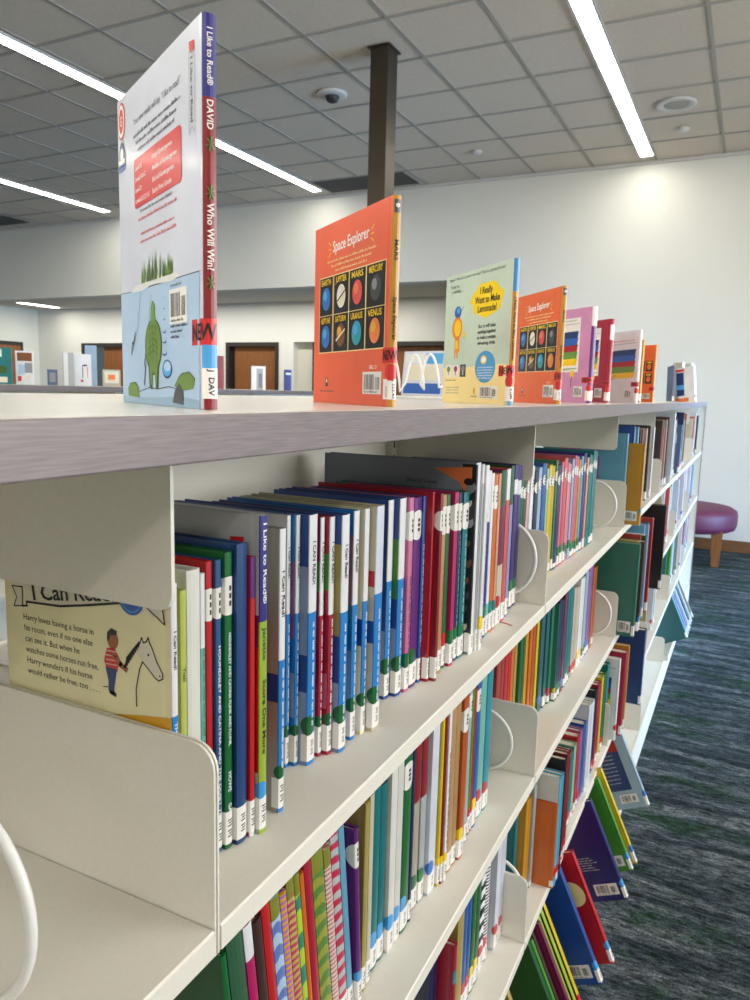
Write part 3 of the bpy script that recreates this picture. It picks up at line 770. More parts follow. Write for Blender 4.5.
 (1,1.1734,0.0171,0.252,-0.337,0.180,0,{'c': 'dkgreen', 'sb': [(0, 0.75, 'lilac')], 'lab': 1, 'd': 'lilac book with a dark green top'}),
 (1,1.2231,0.0209,0.250,-0.345,0.200,0,{'c': 'violet', 'sb': [(0.8, 0.9, 'white')], 'lab': 1, 'dot': 'green', 'd': 'nearer deep violet book, last before the wire bookend'}),
 (1,1.2446,0.0209,0.246,-0.345,0.200,0,{'c': 'violet', 'sb': [(0.8, 0.9, 'white')], 'lab': 1, 'dot': 'green', 'd': 'farther deep violet book, last before the wire bookend', 'sh': 1}),
 (1,1.3181,0.0196,0.222,-0.360,0.170,0,{'c': 'dkgreen', 'st': 1, 'lab': 1, 'd': 'nearer dark green slim book in the sticker-topped row of the second bay'}),
 (1,1.3383,0.0196,0.218,-0.360,0.170,0,{'c': 'dkgreen', 'st': 1, 'lab': 1, 'd': 'farther dark green slim book in the sticker-topped row of the second bay', 'sh': 1}),
 (1,1.3591,0.0196,0.228,-0.359,0.170,0,{'c': 'pinkw', 'st': 1, 'lab': 1, 'd': 'pink and white slim book in the sticker-topped row of the second bay'}),
 (1,1.3793,0.0239,0.234,-0.358,0.170,0,{'c': 'white', 'st': 1, 'lab': 1, 'd': 'white slim book in the sticker-topped row of the second bay'}),
 (1,1.4038,0.0211,0.222,-0.356,0.170,0,{'c': 'navy', 'st': 1, 'lab': 1, 'd': 'navy slim book in the sticker-topped row of the second bay'}),
 (1,1.4255,0.0255,0.228,-0.355,0.170,0,{'c': 'ltblue', 'st': 1, 'lab': 1, 'd': 'pale blue slim book in the sticker-topped row of the second bay'}),
 (1,1.4516,0.0305,0.234,-0.354,0.170,0,{'c': 'blue2', 'st': 1, 'lab': 1, 'd': 'bright blue slim book in the sticker-topped row of the second bay'}),
 (1,1.4827,0.0151,0.222,-0.353,0.170,0,{'c': 'mint', 'st': 1, 'lab': 1, 'd': 'mint slim book in the sticker-topped row of the second bay'}),
 (1,1.4984,0.0245,0.228,-0.352,0.170,0,{'c': 'yellow', 'st': 1, 'lab': 1, 'd': 'nearer yellow slim book in the sticker-topped row of the second bay'}),
 (1,1.5234,0.0245,0.224,-0.352,0.170,0,{'c': 'yellow', 'st': 1, 'lab': 1, 'd': 'farther yellow slim book in the sticker-topped row of the second bay', 'sh': 1}),
 (1,1.5491,0.0122,0.234,-0.350,0.170,0,{'c': 'seagreen', 'st': 1, 'lab': 1, 'd': 'sea green slim book in the sticker-topped row of the second bay'}),
 (1,1.5619,0.0308,0.222,-0.349,0.170,0,{'c': 'navy', 'st': 1, 'lab': 1, 'd': 'dark navy slim book in the sticker-topped row of the second bay'}),
 (1,1.5933,0.0177,0.228,-0.348,0.170,0,{'c': 'pink', 'st': 1, 'lab': 1, 'dot': 'green', 'd': 'pink-edged slim book in the sticker-topped row of the second bay'}),
 (1,1.6116,0.0328,0.234,-0.347,0.170,0,{'c': 'salmon', 'st': 1, 'lab': 1, 'dot': 'green', 'd': 'salmon red slim book in the sticker-topped row of the second bay'}),
 (1,1.6450,0.0166,0.222,-0.346,0.170,0,{'c': 'pink2', 'st': 1, 'lab': 1, 'dot': 'green', 'd': 'nearer light pink slim book in the sticker-topped row of the second bay'}),
 (1,1.6622,0.0166,0.218,-0.346,0.170,0,{'c': 'pink2', 'st': 1, 'lab': 1, 'dot': 'green', 'd': 'farther light pink slim book in the sticker-topped row of the second bay', 'sh': 1}),
 (1,1.6800,0.0198,0.228,-0.344,0.170,0,{'c': 'ltblue', 'st': 1, 'lab': 1, 'dot': 'green', 'd': 'powder blue slim book in the sticker-topped row of the second bay'}),
 (1,1.7004,0.0206,0.234,-0.343,0.170,0,{'c': 'rose', 'st': 1, 'lab': 1, 'dot': 'green', 'd': 'nearer rose striped slim book in the sticker-topped row of the second bay'}),
 (1,1.7215,0.0206,0.230,-0.343,0.170,0,{'c': 'rose', 'st': 1, 'lab': 1, 'dot': 'green', 'd': 'farther rose striped slim book in the sticker-topped row of the second bay', 'sh': 1}),
 (1,1.7433,0.0215,0.222,-0.342,0.170,0,{'c': 'amber', 'st': 1, 'lab': 1, 'dot': 'green', 'd': 'amber slim book in the sticker-topped row of the second bay'}),
 (1,1.7654,0.0222,0.228,-0.341,0.170,0,{'c': 'ltblue2', 'st': 1, 'lab': 1, 'dot': 'green', 'd': 'sky blue slim book in the sticker-topped row of the second bay'}),
 (1,1.7882,0.0288,0.234,-0.340,0.170,0,{'c': 'indigo', 'st': 1, 'lab': 1, 'd': 'indigo slim book in the sticker-topped row of the second bay'}),
 (1,1.8176,0.0237,0.222,-0.338,0.170,0,{'c': 'peach', 'st': 1, 'lab': 1, 'd': 'peach slim book in the sticker-topped row of the second bay'}),
 (1,1.8419,0.0211,0.228,-0.337,0.170,0,{'c': 'teal', 'st': 1, 'lab': 1, 'd': 'nearer teal slim book in the sticker-topped row of the second bay'}),
 (1,1.8636,0.0211,0.224,-0.337,0.170,0,{'c': 'teal', 'st': 1, 'lab': 1, 'd': 'farther teal slim book in the sticker-topped row of the second bay', 'sh': 1}),
 (1,1.8859,0.0256,0.234,-0.336,0.170,0,{'c': 'teal2', 'st': 1, 'lab': 1, 'd': 'nearer bright teal slim book in the sticker-topped row of the second bay'}),
 (1,1.9121,0.0256,0.230,-0.336,0.170,0,{'c': 'teal2', 'st': 1, 'lab': 1, 'd': 'farther bright teal slim book in the sticker-topped row of the second bay', 'sh': 1}),
 (2,0.4686,0.0071,0.236,-0.345,0.160,-8,{'c': 'green', 'lab': 1, 'd': 'leafy book leaning near the front of the middle shelf'}),
 (2,0.4769,0.0212,0.248,-0.345,0.160,-8,{'c': 'dkgreen2', 'lab': 1, 'd': 'thick dark green book leaning near the front of the middle shelf'}),
 (2,0.4994,0.0120,0.242,-0.345,0.160,-8,{'c': 'magenta', 'sb': [(0.85, 1, 'white')], 'lab': 1, 'd': 'magenta with a white top book leaning near the front of the middle shelf'}),
 (2,0.5127,0.0125,0.236,-0.345,0.160,-8,{'c': 'umber', 'lab': 1, 'd': 'dark brown book leaning near the front of the middle shelf'}),
 (2,0.5259,0.0124,0.248,-0.345,0.160,-8,{'c': 'red', 'lab': 1, 'd': 'bright red book leaning near the front of the middle shelf'}),
 (2,0.5390,0.0145,0.242,-0.345,0.160,-8,{'c': 'periwinkle', 'sb': [(0.9, 1, 'yellowg')], 'lab': 1, 'pat': 1, 'd': 'blue patterned book leaning near the front of the middle shelf'}),
 (2,0.5543,0.0103,0.236,-0.345,0.160,-8,{'c': 'amber', 'lab': 1, 'pat': 1, 'd': 'yellow patterned book leaning near the front of the middle shelf'}),
 (2,0.5654,0.0124,0.248,-0.345,0.160,-8,{'c': 'rasp', 'sb': [(0.9, 1, 'yellowg')], 'lab': 1, 'pat': 1, 'd': 'raspberry patterned book leaning near the front of the middle shelf'}),
 (2,0.5786,0.0085,0.242,-0.345,0.160,-8,{'c': 'seagreen', 'sb': [(0.9, 1, 'yellowg')], 'lab': 1, 'pat': 1, 'd': 'sea green book leaning near the front of the middle shelf'}),
 (2,0.5880,0.0070,0.236,-0.345,0.160,-8,{'c': 'orange', 'lab': 1, 'd': 'narrow orange book leaning near the front of the middle shelf'}),
 (2,0.5959,0.0127,0.248,-0.345,0.160,-8,{'c': 'crimson', 'lab': 1, 'd': 'crimson book leaning near the front of the middle shelf'}),
 (2,0.6094,0.0219,0.242,-0.345,0.160,-8,{'c': 'stripeg', 'sb': [(0.9, 1, 'yellowg')], 'lab': 1, 'd': 'green striped book leaning near the front of the middle shelf'}),
 (2,0.6323,0.0131,0.236,-0.345,0.160,-8,{'c': 'stripep', 'sb': [(0.9, 1, 'yellowg')], 'lab': 1, 'd': 'pink striped book leaning near the front of the middle shelf'}),
 (2,0.6464,0.0157,0.248,-0.345,0.160,-8,{'c': 'striper', 'lab': 1, 'd': 'red striped book leaning near the front of the middle shelf'}),
 (2,0.6632,0.0120,0.242,-0.345,0.160,-8,{'c': 'ltblue2', 'lab': 1, 'd': 'pale blue book leaning near the front of the middle shelf'}),
 (2,0.6758,0.0091,0.226,-0.340,0.160,-5,{'c': 'purple', 'st': 1, 'lab': 1, 'dot': 'sky', 'd': 'dark purple book with a white sticker on the middle shelf'}),
 (2,0.6930,0.0101,0.235,-0.345,0.165,0,{'c': 'khaki', 'lab': 1, 'd': 'thin yellow book standing upright on the middle shelf of the first bay'}),
 (2,0.7044,0.0103,0.240,-0.345,0.165,0,{'c': 'cream', 'lab': 1, 'd': 'thin cream book standing upright on the middle shelf of the first bay'}),
 (2,0.7246,0.0179,0.235,-0.350,0.165,0,{'c': 'teal', 'lab': 1, 'dot': 'sky', 'd': 'nearer thick teal book standing upright on the middle shelf of the first bay'}),
 (2,0.7431,0.0179,0.231,-0.350,0.165,0,{'c': 'teal', 'lab': 1, 'dot': 'sky', 'd': 'farther thick teal book standing upright on the middle shelf of the first bay', 'sh': 1}),
 (2,0.7622,0.0174,0.250,-0.345,0.165,0,{'c': 'offwhite', 'lab': 1, 'dot': 'sky', 'd': 'nearer thick white book standing upright on the middle shelf of the first bay'}),
 (2,0.7802,0.0174,0.246,-0.345,0.165,0,{'c': 'offwhite', 'lab': 1, 'dot': 'sky', 'd': 'farther thick white book standing upright on the middle shelf of the first bay', 'sh': 1}),
 (2,0.7998,0.0236,0.250,-0.345,0.165,0,{'c': 'green', 'lab': 1, 'dot': 'sky', 'st': 1, 'd': 'green book standing upright on the middle shelf of the first bay'}),
 (2,0.8250,0.0081,0.240,-0.345,0.165,0,{'c': 'navy', 'lab': 1, 'd': 'thin navy book standing upright on the middle shelf of the first bay'}),
 (2,0.8460,0.0185,0.250,-0.350,0.165,0,{'c': 'greige', 'lab': 1, 'dot': 'dkgreen', 'sb': [(0.62, 1, 'dkred')], 'd': 'grey with a red edge book standing upright on the middle shelf of the first bay'}),
 (2,0.8651,0.0192,0.250,-0.348,0.165,0,{'c': 'grey', 'lab': 1, 'dot': 'green', 'sb': [(0.62, 1, 'dkred')], 'd': 'light grey book standing upright on the middle shelf of the first bay'}),
 (2,0.8849,0.0251,0.260,-0.342,0.165,0,{'c': 'palew', 'lab': 1, 'dot': 'blue', 'd': 'bluish white book standing upright on the middle shelf of the first bay'}),
 (2,0.9106,0.0065,0.250,-0.338,0.165,0,{'c': 'yellow', 'lab': 1, 'dot': 'yellow', 'd': 'hair-thin yellow book standing upright on the middle shelf of the first bay'}),
 (2,0.9177,0.0065,0.250,-0.336,0.165,0,{'c': 'dkred', 'lab': 1, 'dot': 'yellow', 'd': 'thin maroon book standing upright on the middle shelf of the first bay'}),
 (2,0.9248,0.0094,0.260,-0.334,0.165,0,{'c': 'white', 'lab': 1, 'dot': 'yellow', 'm': 'navy', 'd': 'white with blue lettering book standing upright on the middle shelf of the first bay'}),
 (2,0.9439,0.0180,0.260,-0.337,0.165,0,{'c': 'tan', 'lab': 1, 'd': 'nearer tan wooden-look book standing upright on the middle shelf of the first bay'}),
 (2,0.9625,0.0180,0.256,-0.337,0.165,0,{'c': 'tan', 'lab': 1, 'd': 'farther tan wooden-look book standing upright on the middle shelf of the first bay', 'sh': 1}),
 (2,0.9816,0.0211,0.255,-0.333,0.165,0,{'c': 'rust', 'lab': 1, 'dot': 'yellow', 'st': 1, 'd': 'rust orange book standing upright on the middle shelf of the first bay'}),
 (2,1.0242,0.0137,0.260,-0.340,0.165,0,{'c': 'grey', 'lab': 1, 'st': 1, 'd': 'white-stickered grey book standing upright on the middle shelf of the first bay'}),
 (2,1.0486,0.0094,0.250,-0.343,0.165,0,{'c': 'leaf', 'lab': 1, 'dot': 'red', 'd': 'leaf green book standing upright on the middle shelf of the first bay'}),
 (2,1.0603,0.0072,0.240,-0.343,0.165,0,{'c': 'red', 'lab': 1, 'd': 'hair-thin red book standing upright on the middle shelf of the first bay'}),
 (2,1.0699,0.0195,0.250,-0.343,0.165,0,{'c': 'blue2', 'lab': 1, 'dot': 'yellow', 'st': 1, 'd': 'blue book standing upright on the middle shelf of the first bay'}),
 (2,1.0977,0.0280,0.250,-0.345,0.165,0,{'c': 'aqua', 'lab': 1, 'dot': 'red', 'd': 'aqua book standing upright on the middle shelf of the first bay'}),
 (2,1.1263,0.0283,0.250,-0.344,0.165,0,{'c': 'teal3', 'lab': 1, 'dot': 'red', 'd': 'turquoise book standing upright on the middle shelf of the first bay'}),
 (2,1.2960,0.0240,0.229,-0.380,0.170,0,{'c': 'brick', 'd': 'nearer brick red slim book on the middle shelf of the second bay'}),
 (2,1.3206,0.0240,0.225,-0.380,0.170,0,{'c': 'brick', 'd': 'farther brick red slim book on the middle shelf of the second bay', 'sh': 1}),
 (2,1.3484,0.0196,0.235,-0.380,0.170,0,{'c': 'red', 'd': 'nearer bright red slim book on the middle shelf of the second bay'}),
 (2,1.3685,0.0196,0.231,-0.380,0.170,0,{'c': 'red', 'd': 'farther bright red slim book on the middle shelf of the second bay', 'sh': 1}),
 (2,1.3956,0.0210,0.241,-0.381,0.170,0,{'c': 'orange', 'd': 'orange slim book on the middle shelf of the second bay'}),
 (2,1.4172,0.0176,0.247,-0.380,0.170,0,{'c': 'khaki', 'd': 'khaki slim book on the middle shelf of the second bay'}),
 (2,1.4354,0.0165,0.229,-0.374,0.170,0,{'c': 'green', 'd': 'nearer green slim book on the middle shelf of the second bay'}),
 (2,1.4525,0.0165,0.225,-0.374,0.170,0,{'c': 'green', 'd': 'farther green slim book on the middle shelf of the second bay', 'sh': 1}),
 (2,1.4735,0.0233,0.235,-0.374,0.170,0,{'c': 'amber', 'd': 'amber slim book on the middle shelf of the second bay'}),
 (2,1.4974,0.0203,0.241,-0.371,0.170,0,{'c': 'orange', 'd': 'broad orange slim book on the middle shelf of the second bay'}),
 (2,1.5183,0.0203,0.247,-0.370,0.170,0,{'c': 'rust', 'd': 'rust slim book on the middle shelf of the second bay'}),
 (2,1.5392,0.0175,0.229,-0.367,0.170,0,{'c': 'yellow', 'd': 'yellow slim book on the middle shelf of the second bay'}),
 (2,1.5573,0.0322,0.235,-0.362,0.170,0,{'c': 'dkteal', 'lab': 1, 'dot': 'blue', 'd': 'dark teal slim book on the middle shelf of the second bay'}),
 (2,1.5901,0.0282,0.241,-0.359,0.170,0,{'c': 'dkteal', 'lab': 1, 'd': 'grey-teal slim book on the middle shelf of the second bay'}),
 (2,1.6189,0.0205,0.247,-0.355,0.170,0,{'c': 'seagreen', 'lab': 1, 'dot': 'red', 'd': 'sea green slim book on the middle shelf of the second bay'}),
 (2,1.6400,0.0065,0.229,-0.345,0.170,0,{'c': 'tealg', 'lab': 1, 'dot': 'yellow', 'd': 'teal green slim book on the middle shelf of the second bay'}),
 (2,1.6471,0.0237,0.235,-0.345,0.170,0,{'c': 'navy', 'lab': 1, 'dot': 'green', 'd': 'nearer navy with a yellow dot slim book on the middle shelf of the second bay'}),
 (2,1.6713,0.0237,0.231,-0.345,0.170,0,{'c': 'navy', 'lab': 1, 'dot': 'green', 'd': 'farther navy with a yellow dot slim book on the middle shelf of the second bay', 'sh': 1}),
 (2,1.7007,0.0261,0.241,-0.345,0.170,0,{'c': 'plum', 'lab': 1, 'dot': 'blue', 'd': 'plum slim book on the middle shelf of the second bay'}),
 (2,1.7322,0.0195,0.247,-0.345,0.170,0,{'c': 'teal', 'lab': 1, 'd': 'nearer teal with a blue dot slim book on the middle shelf of the second bay'}),
 (2,1.7523,0.0195,0.243,-0.345,0.170,0,{'c': 'teal', 'lab': 1, 'd': 'second teal with a blue dot slim book on the middle shelf of the second bay', 'sh': 1}),
 (2,1.7724,0.0195,0.239,-0.345,0.170,0,{'c': 'teal', 'lab': 1, 'd': 'third teal with a blue dot slim book on the middle shelf of the second bay', 'sh': 2}),
 (2,1.8038,0.0230,0.229,-0.345,0.170,0,{'c': 'beige', 'lab': 1, 'dot': 'red', 'd': 'nearer beige slim book on the middle shelf of the second bay'}),
 (2,1.8274,0.0230,0.225,-0.345,0.170,0,{'c': 'beige', 'lab': 1, 'dot': 'red', 'd': 'second beige slim book on the middle shelf of the second bay', 'sh': 1}),
 (2,1.8510,0.0230,0.221,-0.345,0.170,0,{'c': 'beige', 'lab': 1, 'dot': 'red', 'd': 'third beige slim book on the middle shelf of the second bay', 'sh': 2}),
 (2,1.8807,0.0277,0.235,-0.345,0.170,0,{'c': 'white', 'lab': 1, 'dot': 'yellow', 'd': 'nearer white slim book on the middle shelf of the second bay'}),
 (2,1.9090,0.0277,0.231,-0.345,0.170,0,{'c': 'white', 'lab': 1, 'dot': 'yellow', 'd': 'farther white slim book on the middle shelf of the second bay', 'sh': 1}),
 (2,1.9438,0.0193,0.241,-0.345,0.170,0,{'c': 'ltblue', 'lab': 1, 'dot': 'green', 'd': 'nearer pale blue slim book on the middle shelf of the second bay'}),
 (2,1.9636,0.0193,0.237,-0.345,0.170,0,{'c': 'ltblue', 'lab': 1, 'dot': 'green', 'd': 'farther pale blue slim book on the middle shelf of the second bay', 'sh': 1}),
 (2,1.9902,0.0272,0.247,-0.345,0.170,0,{'c': 'mauve', 'lab': 1, 'dot': 'blue', 'd': 'nearer mauve slim book on the middle shelf of the second bay'}),
 (2,2.0179,0.0272,0.243,-0.345,0.170,0,{'c': 'mauve', 'lab': 1, 'dot': 'blue', 'd': 'farther mauve slim book on the middle shelf of the second bay', 'sh': 1}),
 (2,2.0528,0.0287,0.229,-0.345,0.170,0,{'c': 'rust', 'lab': 1, 'd': 'nearer rust-edged slim book on the middle shelf of the second bay'}),
 (2,2.0821,0.0287,0.225,-0.345,0.170,0,{'c': 'rust', 'lab': 1, 'd': 'farther rust-edged slim book on the middle shelf of the second bay', 'sh': 1}),
 (3,0.9277,0.0174,0.200,-0.350,0.180,0,{'c': 'navy', 'lab': 1, 'd': 'nearer small navy book on the lower shelf of the first bay'}),
 (3,0.9456,0.0174,0.196,-0.350,0.180,0,{'c': 'navy', 'lab': 1, 'd': 'farther small navy book on the lower shelf of the first bay', 'sh': 1}),
 (3,0.9642,0.0119,0.210,-0.325,0.180,0,{'c': 'crimson', 'lab': 1, 'sb': [(0.7, 0.8, 'teal3')], 'd': 'dark red with a teal stripe book on the lower shelf of the first bay'}),
 (3,1.0047,0.0297,0.240,-0.335,0.180,0,{'c': 'khaki', 'lab': 1, 'd': 'khaki book on the lower shelf of the first bay'}),
 (3,1.0744,0.0194,0.240,-0.348,0.180,0,{'c': 'blue2', 'lab': 1, 'dot': 'red', 'd': 'nearer blue book on the lower shelf of the first bay'}),
 (3,1.0943,0.0194,0.236,-0.348,0.180,0,{'c': 'blue2', 'lab': 1, 'dot': 'red', 'd': 'farther blue book on the lower shelf of the first bay', 'sh': 1}),
 (3,1.1169,0.0219,0.250,-0.348,0.180,0,{'c': 'green', 'lab': 1, 'dot': 'yellow', 'd': 'nearer green with a yellow dot book on the lower shelf of the first bay'}),
 (3,1.1395,0.0219,0.246,-0.348,0.180,0,{'c': 'green', 'lab': 1, 'dot': 'yellow', 'd': 'farther green with a yellow dot book on the lower shelf of the first bay', 'sh': 1}),
 (3,1.1705,0.0250,0.260,-0.350,0.180,0,{'c': 'white', 'lab': 1, 'dot': 'red', 'pat': 1, 'd': 'nearer white with dark patches book on the lower shelf of the first bay'}),
 (3,1.1962,0.0250,0.256,-0.350,0.180,0,{'c': 'white', 'lab': 1, 'dot': 'red', 'pat': 1, 'd': 'farther white with dark patches book on the lower shelf of the first bay', 'sh': 1}),
 (3,1.2360,0.0277,0.250,-0.342,0.180,0,{'c': 'palew', 'lab': 1, 'dot': 'red', 'd': 'nearer thick white book on the lower shelf of the first bay'}),
 (3,1.2643,0.0277,0.246,-0.342,0.180,0,{'c': 'palew', 'lab': 1, 'dot': 'red', 'd': 'farther thick white book on the lower shelf of the first bay', 'sh': 1}),
 (3,1.3807,0.0217,0.200,-0.350,0.170,0,{'c': 'teal', 'lab': 1, 'd': 'teal book just past the second divider on the lower shelf'}),
 (3,1.4030,0.0199,0.215,-0.335,0.170,0,{'c': 'amber', 'lab': 1, 'd': 'nearer blue-edged amber book just past the second divider on the lower shelf'}),
 (3,1.4236,0.0199,0.211,-0.335,0.170,0,{'c': 'amber', 'lab': 1, 'd': 'farther blue-edged amber book just past the second divider on the lower shelf', 'sh': 1}),
 (3,1.4447,0.0209,0.230,-0.330,0.190,0,{'c': 'grey', 'lab': 1, 'd': 'silver grey book just past the second divider on the lower shelf'}),
 (3,1.4662,0.0065,0.190,-0.287,0.160,0,{'c': 'orange', 'lab': 1, 'd': 'bright orange thick book just past the second divider on the lower shelf'}),
 (3,1.4733,0.0204,0.245,-0.286,0.200,0,{'c': 'skyw', 'lab': 1, 'dot': 'red', 'cb': [(0, 1, 'offwhite')], 'd': 'nearer sky blue and white book just past the second divider on the lower shelf'}),
 (3,1.4943,0.0204,0.241,-0.286,0.200,0,{'c': 'skyw', 'lab': 1, 'dot': 'red', 'cb': [(0, 1, 'offwhite')], 'd': 'farther sky blue and white book just past the second divider on the lower shelf', 'sh': 1}),
 (3,1.5286,0.0192,0.260,-0.288,0.220,0,{'c': 'black', 'lab': 1, 'dot': 'red', 'd': 'black book just past the second divider on the lower shelf'}),
 (3,1.5747,0.0196,0.250,-0.293,0.200,0,{'c': 'dkred', 'lab': 1, 'dot': 'red', 'd': 'nearer dark red book just past the second divider on the lower shelf'}),
 (3,1.5949,0.0196,0.246,-0.293,0.200,0,{'c': 'dkred', 'lab': 1, 'dot': 'red', 'd': 'farther dark red book just past the second divider on the lower shelf', 'sh': 1}),
 (3,1.7079,0.0333,0.190,-0.310,0.170,0,{'c': 'teal', 'lab': 1, 'dot': 'red', 'd': 'teal book midway along the lower shelf of bay two'}),
 (3,1.7469,0.0287,0.190,-0.310,0.170,0,{'c': 'mint', 'lab': 1, 'd': 'mint book midway along the lower shelf of bay two'}),
 (3,1.7815,0.0297,0.200,-0.310,0.170,0,{'c': 'red', 'lab': 1, 'd': 'red book midway along the lower shelf of bay two'}),
 (3,1.8172,0.0179,0.200,-0.310,0.170,0,{'c': 'mauve', 'lab': 1, 'dot': 'red', 'd': 'nearer mauve book midway along the lower shelf of bay two'}),
 (3,1.8357,0.0179,0.196,-0.310,0.170,0,{'c': 'mauve', 'lab': 1, 'dot': 'red', 'd': 'farther mauve book midway along the lower shelf of bay two', 'sh': 1}),
 (3,1.8605,0.0320,0.200,-0.310,0.170,0,{'c': 'blue2', 'lab': 1, 'd': 'blue book midway along the lower shelf of bay two'}),
 (3,1.8931,0.0244,0.240,-0.305,0.170,0,{'c': 'palew', 'lab': 1, 'd': 'nearer thick white book midway along the lower shelf of bay two'}),
 (3,1.9181,0.0244,0.236,-0.305,0.170,0,{'c': 'palew', 'lab': 1, 'd': 'second thick white book midway along the lower shelf of bay two', 'sh': 1}),
 (3,1.9431,0.0244,0.232,-0.305,0.170,0,{'c': 'palew', 'lab': 1, 'd': 'third thick white book midway along the lower shelf of bay two', 'sh': 2}),
 (3,2.0015,0.0175,0.240,-0.310,0.170,0,{'c': 'black', 'lab': 1, 'dot': 'red', 'd': 'nearer black book midway along the lower shelf of bay two'}),
 (3,2.0196,0.0175,0.236,-0.310,0.170,0,{'c': 'black', 'lab': 1, 'dot': 'red', 'd': 'farther black book midway along the lower shelf of bay two', 'sh': 1}),
 (3,2.0452,0.0260,0.240,-0.310,0.170,0,{'c': 'crimson', 'lab': 1, 'd': 'nearer crimson book midway along the lower shelf of bay two'}),
 (3,2.0717,0.0260,0.236,-0.310,0.170,0,{'c': 'crimson', 'lab': 1, 'd': 'farther crimson book midway along the lower shelf of bay two', 'sh': 1}),
 (3,2.1061,0.0316,0.240,-0.310,0.170,0,{'c': 'yellow', 'lab': 1, 'd': 'yellow book midway along the lower shelf of bay two'}),
 (3,2.1458,0.0199,0.240,-0.310,0.170,0,{'c': 'green', 'lab': 1, 'dot': 'red', 'd': 'nearer green book midway along the lower shelf of bay two'}),
 (3,2.1663,0.0199,0.236,-0.310,0.170,0,{'c': 'green', 'lab': 1, 'dot': 'red', 'd': 'farther green book midway along the lower shelf of bay two', 'sh': 1}),
 (3,2.1951,0.0207,0.250,-0.310,0.170,0,{'c': 'teal', 'lab': 1, 'd': 'nearer deep teal book midway along the lower shelf of bay two'}),
 (3,2.2165,0.0207,0.246,-0.310,0.170,0,{'c': 'teal', 'lab': 1, 'd': 'farther deep teal book midway along the lower shelf of bay two', 'sh': 1}),
]

# ---------------------------------------------------------------- rows of books on the shelves
SN = {1: 'upper shelf', 2: 'middle shelf', 3: 'lower shelf'}
heroes = {}
for sh, y0, t, h, X, w, lean, k in BOOKS:
    k = dict(k)
    hero = k.pop('hero', None); d = k.pop('d')
    label = d
    y1 = y0 + t
    bayn = 'first' if y0 < BY[2] else 'second'
    grp = 'books on the %s of the %s bay' % (SN[sh], bayn)
    kw = dict(sb=k.get('sb', ()), cb=k.get('cb', ()), lab=k.get('lab', 0), dot=k.get('dot'), st=k.get('st', 0), t_=k.get('t', ()), m=k.get('m'), mr=k.get('mr', (.2, .75)), pat=k.get('pat', 0), sh=k.get('sh', 0))
    a = math.radians(-lean)
    rl = random.Random(int(y0 * 9973))
    if bayn == 'second':
        kw['str_'] = .0105
        kw['labh'] = rl.uniform(.008, .024)
        if rl.random() < .3: kw['lab'] = 0
    if sh == 1 and bayn == 'first' and y0 > .5: kw['edge'] = '3c332e'  # canopy shade painted into the top edges of the cover boards
    tt = t * math.cos(a) * (.97)
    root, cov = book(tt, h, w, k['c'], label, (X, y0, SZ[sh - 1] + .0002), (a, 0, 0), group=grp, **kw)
    if hero: heroes[hero] = (root, cov, tt, h, w)

# horse book: back cover towards the reader (generic horse and child line drawing)
root, cov, t, h, w = heroes['horse']
A = Art(cov, t, w, h)
A.begin()
A.poly([(.010, .2119), (.022, .2125), (.024, .2015), (.060, .2035), (.090, .209), (.121, .2154), (.145, .2165), (.145, .228), (.022, .228), (.010, .226)], INK['parch'])
A.line([(.024, .2015), (.060, .2035), (.090, .209), (.121, .2154), (.145, .2165)], .0018, INK['black'], 1)
A.poly([(.0087, .2119), (.020, .2125), (.0195, .1975), (.0101, .1962), (.0135, .204)], INK['parch'], 1)
A.line([(.0087, .2119), (.020, .2125), (.0195, .1975), (.0101, .1962), (.0135, .204), (.0087, .2119)], .0009, INK['black'], 2)
A.line([(.0195, .1975), (.0245, .1985), (.024, .2015)], .0014, INK['black'], 2)
A.poly([(.143, .2165), (.158, .219), (.1605, .2060), (.1548, .2120), (.149, .2090)], INK['parch'], 1)
A.line([(.145, .2155), (.1605, .2060), (.1585, .219)], .0010, INK['black'], 2)
A.end('banner_print')
A.begin(); A.ell(.1305, .2195, .0115, .0115, INK['blue'], 3); A.ell(.1305, .2195, .0095, .0095, INK['sky'], 4); A.ell(.1305, .2195, .0088, .0088, INK['blue'], 5); A.end('blue_seal')
A.begin(); A.text('I Can Read!', .031, .2040, .0118, INK['black'], 3, width=.085, bold=True, rot=.14); A.end('banner_title')
A.begin()
for i, l in enumerate(('Harry loves having a horse in', 'his room, even if no one else', 'can see it. But when he', 'watches some horses run free,', 'Harry wonders if his horse', 'would rather be free, too . . . .')):
    A.text(l, .0195 + .0006 * i, .1872 - i * .0085, .0048, INK['black'], 0, width=(.074, .072, .058, .076, .069, .076)[i])
A.end('blurb_text')
A.begin()   # small child figure, seen from the side
A.ell(.112, .187, .0055, .0068, INK['skin']); A.poly([(.1065, .187), (.107, .192), (.111, .1955), (.1165, .194), (.1155, .191), (.110, .190), (.108, .185)], INK['black'], 1)
A.poly([(.106, .180), (.114, .1812), (.118, .174), (.116, .164), (.106, .164), (.103, .170)], INK['red'], 0)
for k in range(4): A.line([(.105, .178 - k * .0033), (.116, .1785 - k * .0033)], .0006, INK['parch'], 1)
A.line([(.113, .176), (.119, .170), (.1245, .1672)], .0042, INK['skin'], 1)
A.poly([(.1045, .166), (.1155, .1655), (.1125, .150), (.113, .1465), (.1095, .1462), (.107, .149), (.107, .156)], INK['navy'], 2)
A.poly([(.107, .149), (.1145, .1475), (.114, .1445), (.108, .146)], INK['black'], 2)
A.line([(.102, .150), (.1065, .151)], .0007, INK['black'], 2)
A.end('child_drawing')
A.begin()   # outlined horse head and neck
